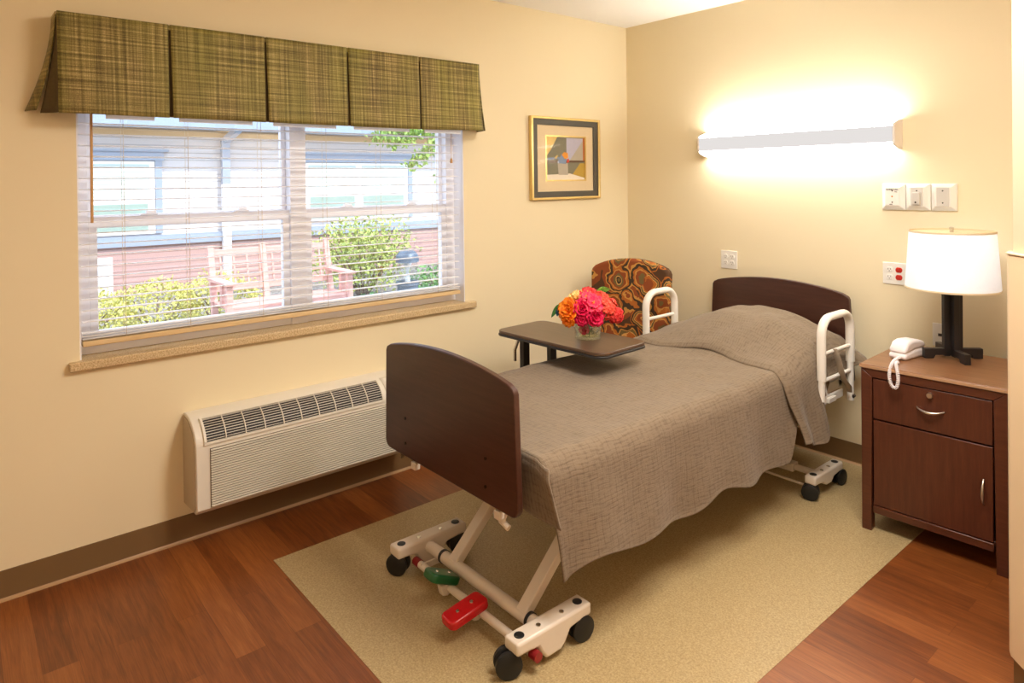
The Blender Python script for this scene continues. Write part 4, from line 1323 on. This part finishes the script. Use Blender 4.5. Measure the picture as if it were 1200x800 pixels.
# ------------------------------------------------------------------ table lamp
LC = V((2.162, -0.295, 0.745))
lp = thing('table_lamp', 'table lamp with white drum shade and black cross base on nightstand', 'lamp', LC)
bp = MT['black_paint']
ang0 = math.radians(-46)
for k in range(4):
    a = ang0 + k * PI / 2
    d = V((math.cos(a), math.sin(a), 0)); s = V((-d.y, d.x, 0))
    b = MB()
    prof = [(0.0, 0.016), (0.078, 0.016), (0.086, 0.001), (0.126, 0.001), (0.126, 0.047), (0.0, 0.047)]
    A = [b.b.verts.new(LC + d * r + s * 0.013 + V((0, 0, h))) for r, h in prof]
    B = [b.b.verts.new(LC + d * r - s * 0.013 + V((0, 0, h))) for r, h in prof]
    b.f(A); b.f(B[::-1])
    for i in range(6): b.f([A[i], B[i], B[(i + 1) % 6], A[(i + 1) % 6]])
    b.build('foot', bp, lp, bevel=0.002)
    b = MB(); b.beam(LC + d * 0.027 + V((0, 0, 0.012)), LC + d * 0.027 + V((0, 0, 0.40)), 0.026, 0.026, up=(d.x, d.y, 0))
    b.build('post', bp, lp, bevel=0.002)
MB().cyl(LC + V((0, 0, 0.016)), LC + V((0, 0, 0.43)), 0.016, 16).build('column', bp, lp)
MB().cyl(LC + V((0, 0, 0.43)), LC + V((0, 0, 0.47)), 0.014, 14).build('bulb_socket', MT['nickel'], lp)
sh = MB().lathe([(0.188, 0.318), (0.170, 0.585), (0.169, 0.585), (0.187, 0.318), (0.188, 0.318)], LC, 64).build('lamp_shade', MT['shade'], lp, angle=60)
ORG[sh.name] = LC
for r, h in ((0.1885, 0.318), (0.1706, 0.577)):
    MB().lathe([(r, h), (r + 0.001, h + 0.004), (r - 0.0002, h + 0.008), (r - 0.003, h + 0.008), (r - 0.003, h), (r, h)], LC, 64).build('shade_trim', MT['shade_trim'], sh)
b = MB()
for k in range(3):
    a = 0.4 + k * 2 * PI / 3
    b.cyl(LC + V((0, 0, 0.572)), LC + V((0.169 * math.cos(a), 0.169 * math.sin(a), 0.572)), 0.002, 8)
b.build('spider', MT['nickel'], sh)
MB().lathe([(0.008, 0.568), (0.009, 0.600), (0.0, 0.602)], LC, 14).build('finial', MT['chrome'], lp)
MB().ell(LC + V((0, 0, 0.50)), (0.028, 0.028, 0.036)).build('light_bulb', emit('lamp_bulb_glow', (248, 248, 255), 5.0), lp)

# ------------------------------------------------------------------ telephone
PH = V((2.016, -0.418, 0.7455))
ph = thing('telephone', 'white corded telephone on the nightstand with its coiled cord hanging', 'telephone', PH)
pd = V((-0.13, -1.0, 0)).normalized(); ps = V((-pd.y, pd.x, 0))       # long axis towards the bed front
rotm = Matrix((ps, pd, V((0, 0, 1)))).transposed()
def phone_part(prof, w, name, mat, bev):
    b = MB(); b.prism(prof, -w / 2, w / 2, 'YZ')
    for v in b.b.verts: v.co = PH + rotm @ (v.co * 0.82)
    return b.build(name, mat, ph, bevel=bev, seg=4, angle=50)
phone_part([(-0.105, 0.0), (0.105, 0.0), (0.112, 0.015), (0.108, 0.036), (0.0, 0.052), (-0.095, 0.05), (-0.112, 0.02)], 0.096, 'base', MT['phone'], 0.012)
phone_part([(-0.108, 0.048), (0.0, 0.050), (0.109, 0.034), (0.106, 0.058), (0.075, 0.094), (0.03, 0.103), (-0.05, 0.098), (-0.106, 0.082)], 0.094, 'handset', MT['phone'], 0.016)
# coiled cord looping over the front edge
def bez(P, n):
    out = []
    for i in range(n + 1):
        t = i / n
        Q = [V(p) for p in P]
        while len(Q) > 1: Q = [Q[k].lerp(Q[k + 1], t) for k in range(len(Q) - 1)]
        out.append(Q[0])
    return out
s0 = PH + rotm @ V((0.02, 0.09, 0.016))
path = bez([s0, s0 + pd * 0.05, V((2.045, -0.70, 0.79)), V((2.035, -0.708, 0.70)), V((2.062, -0.708, 0.675))], 30) + bez([V((2.062, -0.708, 0.675)), V((2.092, -0.708, 0.65)), V((2.092, -0.706, 0.76)), V((2.060, -0.69, 0.775)), V((2.045, -0.63, 0.762)), V((2.035, -0.58, 0.752))], 30)[1:]
coil = []
L = 0.0
for i in range(len(path) - 1):
    a, c = path[i], path[i + 1]
    d = (c - a)
    sgn = d.normalized()
    u = sgn.cross(V((0.3, 0.5, 0.8))).normalized(); w_ = sgn.cross(u)
    for j in range(8):
        t = j / 8
        p = a + d * t
        th = (L + d.length * t) / 0.0062 * 2 * PI
        coil.append(p + u * 0.0058 * math.cos(th) + w_ * 0.0058 * math.sin(th))
    L += d.length
MB().tube(coil, 0.0021, 6).build('coiled_cord', MT['phone'], ph)

# ------------------------------------------------------------------ outside the window
gr = MB().box((-14, -9, -0.25), (-0.2, 9, -0.02)).build('ground', MT['mulch'], smooth=False)
structure(gr, 'bare mulched ground outside the window', 'ground')
BX = -8.0
K = 1.0977
def E(y, z): return (-3.823 + (y + 3.823) * K, 1.58 + (z - 1.58) * K)
bd = thing('neighbouring_building', 'pale sided building across the yard outside the window', 'building', (BX, 0.0, -0.02))
def panel(name, y0, z0, y1, z1, d0, d1, mat, parent=None, bevel=0):
    a = E(y0, z0); c = E(y1, z1)
    o = MB().box((BX + d0, a[0], a[1]), (BX + d1, c[0], c[1])).build(name, mat, parent or bd, smooth=False, bevel=bevel)
    ORG[o.name] = ORG[bd.name]
    return o
panel('wall', -5.5, 0.90, 6.5, 2.45, -0.3, 0.0, MT['siding_white'])
panel('lower_wall', -5.5, 0.05, 6.5, 0.80, -0.3, 0.02, MT['siding_red'])
panel('belly_band', -5.5, 0.77, 6.5, 0.905, -0.2, 0.07, MT['ext_trim'])
panel('frieze', -5.5, 2.265, 6.5, 2.35, -0.2, 0.03, MT['ext_soffit'])
panel('soffit', -5.5, 2.36, 6.5, 2.38, -0.2, 0.42, MT['ext_soffit'])
panel('gutter', -5.5, 2.34, 6.5, 2.48, 0.40, 0.52, MT['ext_trim'])
a = E(-5.5, 2.42); c = E(6.5, 2.42)
MB().prism([(BX - 2.5, a[1] + 1.5), (BX + 0.5, a[1]), (BX + 0.5, a[1] + 0.06), (BX - 2.5, a[1] + 1.56)], a[0], c[0], 'XZ').build('roof', MT['ext_trim'], bd, smooth=False)
def ext_window(y0, z0, y1, z1, twin):
    fr = panel('window', y0 - 0.07, z0 - 0.04, y1 + 0.07, z1 + 0.04, 0.0, 0.05, MT['ext_white'])
    panel('header', y0 - 0.18, z1 + 0.05, y1 + 0.18, z1 + 0.17, 0.0, 0.07, MT['ext_trim'], fr)
    panel('cap', y0 - 0.24, z1 + 0.17, y1 + 0.24, z1 + 0.20, 0.0, 0.11, MT['ext_trim'], fr)
    for s, e in ((y0 - 0.16, y0 - 0.075), (y1 + 0.075, y1 + 0.16)):
        panel('casing', s, z0 - 0.04, e, z1 + 0.05, 0.0, 0.06, MT['ext_trim'], fr)
    parts = [(y0, y1)] if not twin else [(y0, (y0 + y1) / 2 - 0.06), ((y0 + y1) / 2 + 0.06, y1)]
    zm = z0 + (z1 - z0) * 0.44
    for s, e in parts:
        panel('upper_pane', s, zm + 0.04, e, z1, 0.03, 0.056, MT['ext_blind'], fr)
        panel('lower_pane', s + 0.02, z0, e - 0.02, zm - 0.03, 0.03, 0.056, MT['ext_pane'], fr)
ext_window(-2.95, 0.97, -1.69, 1.87, False)
ext_window(0.566, 1.03, 2.30, 1.87, True)
lw = panel('vent_surround', -2.53, 0.12, -2.14, 0.64, 0.0, 0.06, MT['ext_white'])
panel('vent_louver', -2.48, 0.16, -2.19, 0.59, 0.04, 0.07, MT['louver'], lw)
ya, za = E(-0.70, 2.30)
b = MB(); b.beam((BX + 0.46, ya + 0.16, za + 0.14), (BX + 0.10, ya, za - 0.10), 0.11, 0.09); b.box((BX + 0.05, ya - 0.06, za - 0.78), (BX + 0.14, ya + 0.06, za - 0.09))
b.build('downspout', MT['ext_trim'], bd, smooth=False)
MB().box((BX + 0.05, ya - 0.06, -0.02), (BX + 0.14, ya + 0.06, za - 0.78)).build('lower_downspout', MT['ext_white'], bd, smooth=False)

# bench
bn = thing('garden_bench', 'pinkish wooden garden bench with lattice back outside the window', 'bench', (-3.6, -1.15, -0.02))
BW0, BW1 = -1.80, -0.50
m = MT['bench']
for y in (BW0 + 0.03, -1.245, BW1 - 0.03):
    b = MB(); b.beam((-3.82, y, -0.02), (-3.86, y, 0.40), 0.06, 0.06, up=(1, 0, 0)); b.beam((-3.86, y, 0.40), (-3.98, y, 0.96), 0.06, 0.055, up=(1, 0, 0))
    b.build('back_post', m, bn, bevel=0.005)
for y in (BW0 + 0.03, BW1 - 0.03):
    b = MB(); b.box((-3.43, y - 0.03, -0.02), (-3.37, y + 0.03, 0.62)); b.build('front_post', m, bn, bevel=0.005)
    b = MB(); b.box((-3.90, y - 0.05, 0.62), (-3.33, y + 0.05, 0.65)); b.build('armrest', m, bn, bevel=0.005)
    b = MB(); b.box((-3.60, y - 0.025, 0.40), (-3.54, y + 0.025, 0.62)); b.build('arm_strut', m, bn, bevel=0.004)
for k in range(4):
    x = -3.84 + k * 0.115
    MB().box((x, BW0 + 0.02, 0.385), (x + 0.10, BW1 - 0.02, 0.41)).build('seat_slat', m, bn, bevel=0.004)
MB().box((-3.41, BW0 + 0.05, 0.31), (-3.385, BW1 - 0.05, 0.385)).build('apron', m, bn, bevel=0.003)
def bk(z): return -3.86 - 0.12 * (z - 0.40) / 0.56
for z0, z1 in ((0.86, 0.92), (0.50, 0.57)):
    MB().beam((bk((z0 + z1) / 2), BW0 + 0.06, (z0 + z1) / 2), (bk((z0 + z1) / 2), BW1 - 0.06, (z0 + z1) / 2), 0.03, z1 - z0).build('back_rail', m, bn, bevel=0.004)
b = MB()
for k in range(9):
    y = BW0 + 0.12 + k * (BW1 - BW0 - 0.24) / 8
    b.beam((bk(0.56), y, 0.56), (bk(0.87), y, 0.87), 0.018, 0.018, up=(1, 0, 0))
for zz in (0.64, 0.71, 0.78):
    b.beam((bk(zz) + 0.012, BW0 + 0.06, zz), (bk(zz) + 0.012, BW1 - 0.06, zz), 0.014, 0.016)
b.build('back_lattice', m, bn, bevel=0.0)

# bollard
bo = thing('bollard_light', 'blue grey domed bollard light among the shrubs outside', 'bollard light', (-4.0, 0.55, -0.02))
MB().lathe([(0.13, 0.0), (0.13, 0.33), (0.145, 0.34), (0.145, 0.38), (0.0, 0.38)], bo.location, 28).build('base', MT['bollard'], bo)
MB().lathe([(0.12, 0.38), (0.125, 0.62)], bo.location, 28).build('lens', glass('bollard_lens', (0.92, 0.95, 0.97), 0.12), bo)
MB().lathe([(0.035, 0.38), (0.02, 0.5), (0.06, 0.62)], bo.location, 16).build('reflector', MT['ext_white'], bo)
MB().lathe([(0.145, 0.62), (0.145, 0.65)] + [(0.145 * math.cos(a * PI / 16), 0.65 + 0.13 * math.sin(a * PI / 16)) for a in range(1, 9)], bo.location, 28).build('dome_cap', MT['bollard'], bo)

# planting
def leaf_cloud(b, c, r, n, size, lump=0.25, fill=0.75, zmin=None):
    c = V(c)
    for _ in range(n):
        d = V((random.gauss(0, 1), random.gauss(0, 1), random.gauss(0, 1))).normalized()
        k = random.uniform(fill, 1.0) * (1 + lump * mnoise.noise(d * 2.3 + c))
        p = c + V((d.x * r[0], d.y * r[1], d.z * r[2])) * k
        if zmin is not None and p.z < zmin: p.z = zmin + random.uniform(0, 0.05)
        a = V((random.uniform(-1, 1), random.uniform(-1, 1), random.uniform(-1, 1))).normalized()
        e = a.cross(V((random.uniform(-1, 1), random.uniform(-1, 1), random.uniform(-1, 1)))).normalized()
        s = size * random.uniform(0.6, 1.3)
        vs_ = [b.b.verts.new(q) for q in (p, p + a * s * 0.5 + e * s * 0.3, p + a * s, p + a * s * 0.5 - e * s * 0.3)]
        b.f(vs_)
def shrub(name, label, cat, c, r, n, size, mat, fill=0.75, stems=5, group=None):
    c = V(c)
    t = thing(name, label, cat, (c.x, c.y, -0.02), group)
    b = MB()
    leaf_cloud(b, c, r, n, size, 0.25, fill, 0.0)
    b.build('foliage', mat, t, smooth=False)
    s = MB()
    for k in range(stems):
        a = 2 * PI * k / stems + 0.4
        e = c + V((r[0] * 0.75 * math.cos(a), r[1] * 0.75 * math.sin(a), r[2] * random.uniform(0.1, 0.7)))
        base = V((c.x + 0.05 * math.cos(a), c.y + 0.06 * math.sin(a), -0.03))
        s.tube([base, base.lerp(e, 0.5) + V((0, 0, 0.06)), e], [0.014, 0.010, 0.004], 6)
    s.build('stems', MT['bark'], t)
    return t
G1 = 'low hedge shrubs outside'
shrub('hedge_shrub', 'sunlit yellow green hedge shrub at the left end', 'shrub', (-4.75, -2.75, 0.24), (0.42, 0.48, 0.27), 2600, 0.04, MT['leaf_hedge'], group=G1)
shrub('hedge_shrub', 'yellow green hedge shrub between left end and bench', 'shrub', (-4.75, -2.10, 0.27), (0.42, 0.46, 0.29), 2600, 0.04, MT['leaf_hedge'], group=G1)
shrub('hedge_shrub', 'yellow green hedge shrub just behind the left bench arm', 'shrub', (-4.75, -1.45, 0.28), (0.42, 0.46, 0.31), 2600, 0.04, MT['leaf_hedge'], group=G1)
shrub('leafy_shrub', 'tall airy green shrub behind the bench right end', 'shrub', (-5.5, 0.72, 0.58), (0.7, 0.85, 0.60), 3800, 0.06, MT['leaf_shrub'], 0.3, 14)
shrub('ground_plant', 'low green plant to the right of the bollard light', 'shrub', (-4.6, 1.35, 0.20), (0.35, 0.45, 0.26), 700, 0.06, MT['leaf_low'], 0.4)
shrub('ground_plant', 'low grassy green plant between bench and bollard light', 'shrub', (-3.9, -0.05, 0.10), (0.3, 0.32, 0.18), 500, 0.06, MT['leaf_low'], 0.4)
# tree whose branch hangs in at the top right
tr = thing('garden_tree', 'light green tree branch hanging into view at window top right', 'tree', (-2.4, 1.3, -0.02))
MB().tube([(-2.4, 1.3, -0.05), (-2.42, 1.25, 1.2), (-2.4, 1.1, 2.6), (-2.35, 0.9, 3.6)], [0.07, 0.06, 0.045, 0.02], 10).build('trunk', MT['bark'], tr)
b = MB(); lf = MB()
br = [V((-2.4, 1.1, 2.6)), V((-2.25, 0.5, 2.35)), V((-2.1, -0.1, 2.12)), V((-2.0, -0.55, 2.02)), V((-2.0, -0.95, 2.05))]
b.tube(br, [0.03, 0.022, 0.013, 0.008, 0.003], 8)
tw = [(br[1], V((-2.1, 0.0, 1.75)), V((-2.05, -0.28, 1.62))), (br[2], V((-2.0, -0.45, 1.86)), V((-2.0, -0.62, 1.73))), (br[3], V((-1.95, -0.7, 1.95)), V((-1.95, -0.85, 1.92))), (br[1], V((-2.2, 0.1, 2.05)), V((-2.1, -0.25, 1.9)))]
tw += [(br[3], V((-1.98, -0.85, 2.0)), V((-1.97, -1.0, 1.96))), (br[2], V((-1.95, -0.4, 2.0)), V((-1.92, -0.5, 1.8))), (br[1], V((-2.1, -0.05, 1.66)), V((-2.05, -0.22, 1.5)))]
for p, q_, e in tw:
    b.tube([p, q_, e], [0.010, 0.006, 0.002], 6)
    for k in range(16):
        t_ = k / 15
        pt = p.lerp(q_, t_ * 2) if t_ < 0.5 else q_.lerp(e, t_ * 2 - 1)
        leaf_cloud(lf, pt, (0.08, 0.08, 0.06), 12, 0.05, 0, 0.3)
for k in range(30):
    t_ = k / 29 * 2.999
    i = int(t_) + 1
    leaf_cloud(lf, br[i].lerp(br[i + 1], t_ - int(t_)), (0.08, 0.09, 0.06), 12, 0.05, 0, 0.3)
b.build('branch', MT['bark'], tr); lf.build('foliage', MT['leaf_tree'], tr, smooth=False)

# ------------------------------------------------------------------ light
w = bpy.data.worlds.new('World'); scene.world = w; w.use_nodes = True
nt = w.node_tree; nt.nodes.clear()
bg = nt.nodes.new('ShaderNodeBackground'); wo = nt.nodes.new('ShaderNodeOutputWorld')
bg.inputs['Color'].default_value = (0.72, 0.84, 1.0, 1); bg.inputs['Strength'].default_value = 3.1
nt.links.new(bg.outputs[0], wo.inputs[0])

def light(name, kind, loc, energy, color, target=None, **kw):
    ld = bpy.data.lights.new(name, kind); ld.energy = energy; ld.color = color
    for k, v in kw.items(): setattr(ld, k, v)
    o = bpy.data.objects.new(name, ld); COL.objects.link(o); o.location = loc
    if target is not None:
        o.rotation_euler = (V(target) - V(loc)).to_track_quat('-Z', 'Y').to_euler()
    return o
light('sun', 'SUN', (4, 3, 8), 4.0, (1.0, 0.96, 0.88), target=(4 - 5, 3 - 1.6, 8 - 6.0), angle=0.01)
light('ceiling_lamp', 'AREA', (2.5, -1.9, CEIL - 0.02), 70, (1.0, 0.95, 0.87), target=(2.5, -1.9, 0), shape='RECTANGLE', size=1.2, size_y=0.6)
light('entry_fill_light', 'AREA', (3.3, -4.6, CEIL - 0.02), 15, (1.0, 0.85, 0.68), target=(3.3, -4.6, 0), shape='RECTANGLE', size=1.2, size_y=0.6)  # unseen warm fill added behind the camera for the foreground and left wall
light('table_lamp_bulb', 'POINT', LC + V((0, 0, 0.50)), 15, (0.90, 0.95, 1.0), shadow_soft_size=0.04)

# ------------------------------------------------------------------ camera
cam = bpy.data.cameras.new('camera'); co = bpy.data.objects.new('camera', cam); COL.objects.link(co)
yaw, pitch, roll = -0.8721, 0.0085, -0.0122
f = V((math.sin(yaw) * math.cos(pitch), math.cos(yaw) * math.cos(pitch), -math.sin(pitch)))
rt = V((math.cos(yaw), -math.sin(yaw), 0)); upv = rt.cross(f)
r2 = rt * math.cos(roll) + upv * math.sin(roll); u2 = -rt * math.sin(roll) + upv * math.cos(roll)
mt = Matrix((r2, u2, -f)).transposed().to_4x4()
mt.translation = V((3.2374, -3.8232, 1.58))
co.matrix_world = mt
cam.sensor_fit = 'HORIZONTAL'; cam.sensor_width = 36.0
cam.lens = 792.26 / 1200 * 36
cam.shift_x = 0.0
cam.shift_y = -(400 - 219.07) / 1200
cam.clip_start = 0.05
scene.camera = co

scene.view_settings.view_transform = 'Standard'
scene.view_settings.look = 'None'
scene.view_settings.gamma = 1.0
scene.view_settings.exposure = 0.0
scene.view_settings.use_curve_mapping = False
scene.cycles.use_denoising = True
scene.cycles.max_bounces = 10
scene.cycles.diffuse_bounces = 6
scene.cycles.transparent_max_bounces = 24
scene.cycles.sample_clamp_indirect = 6.0
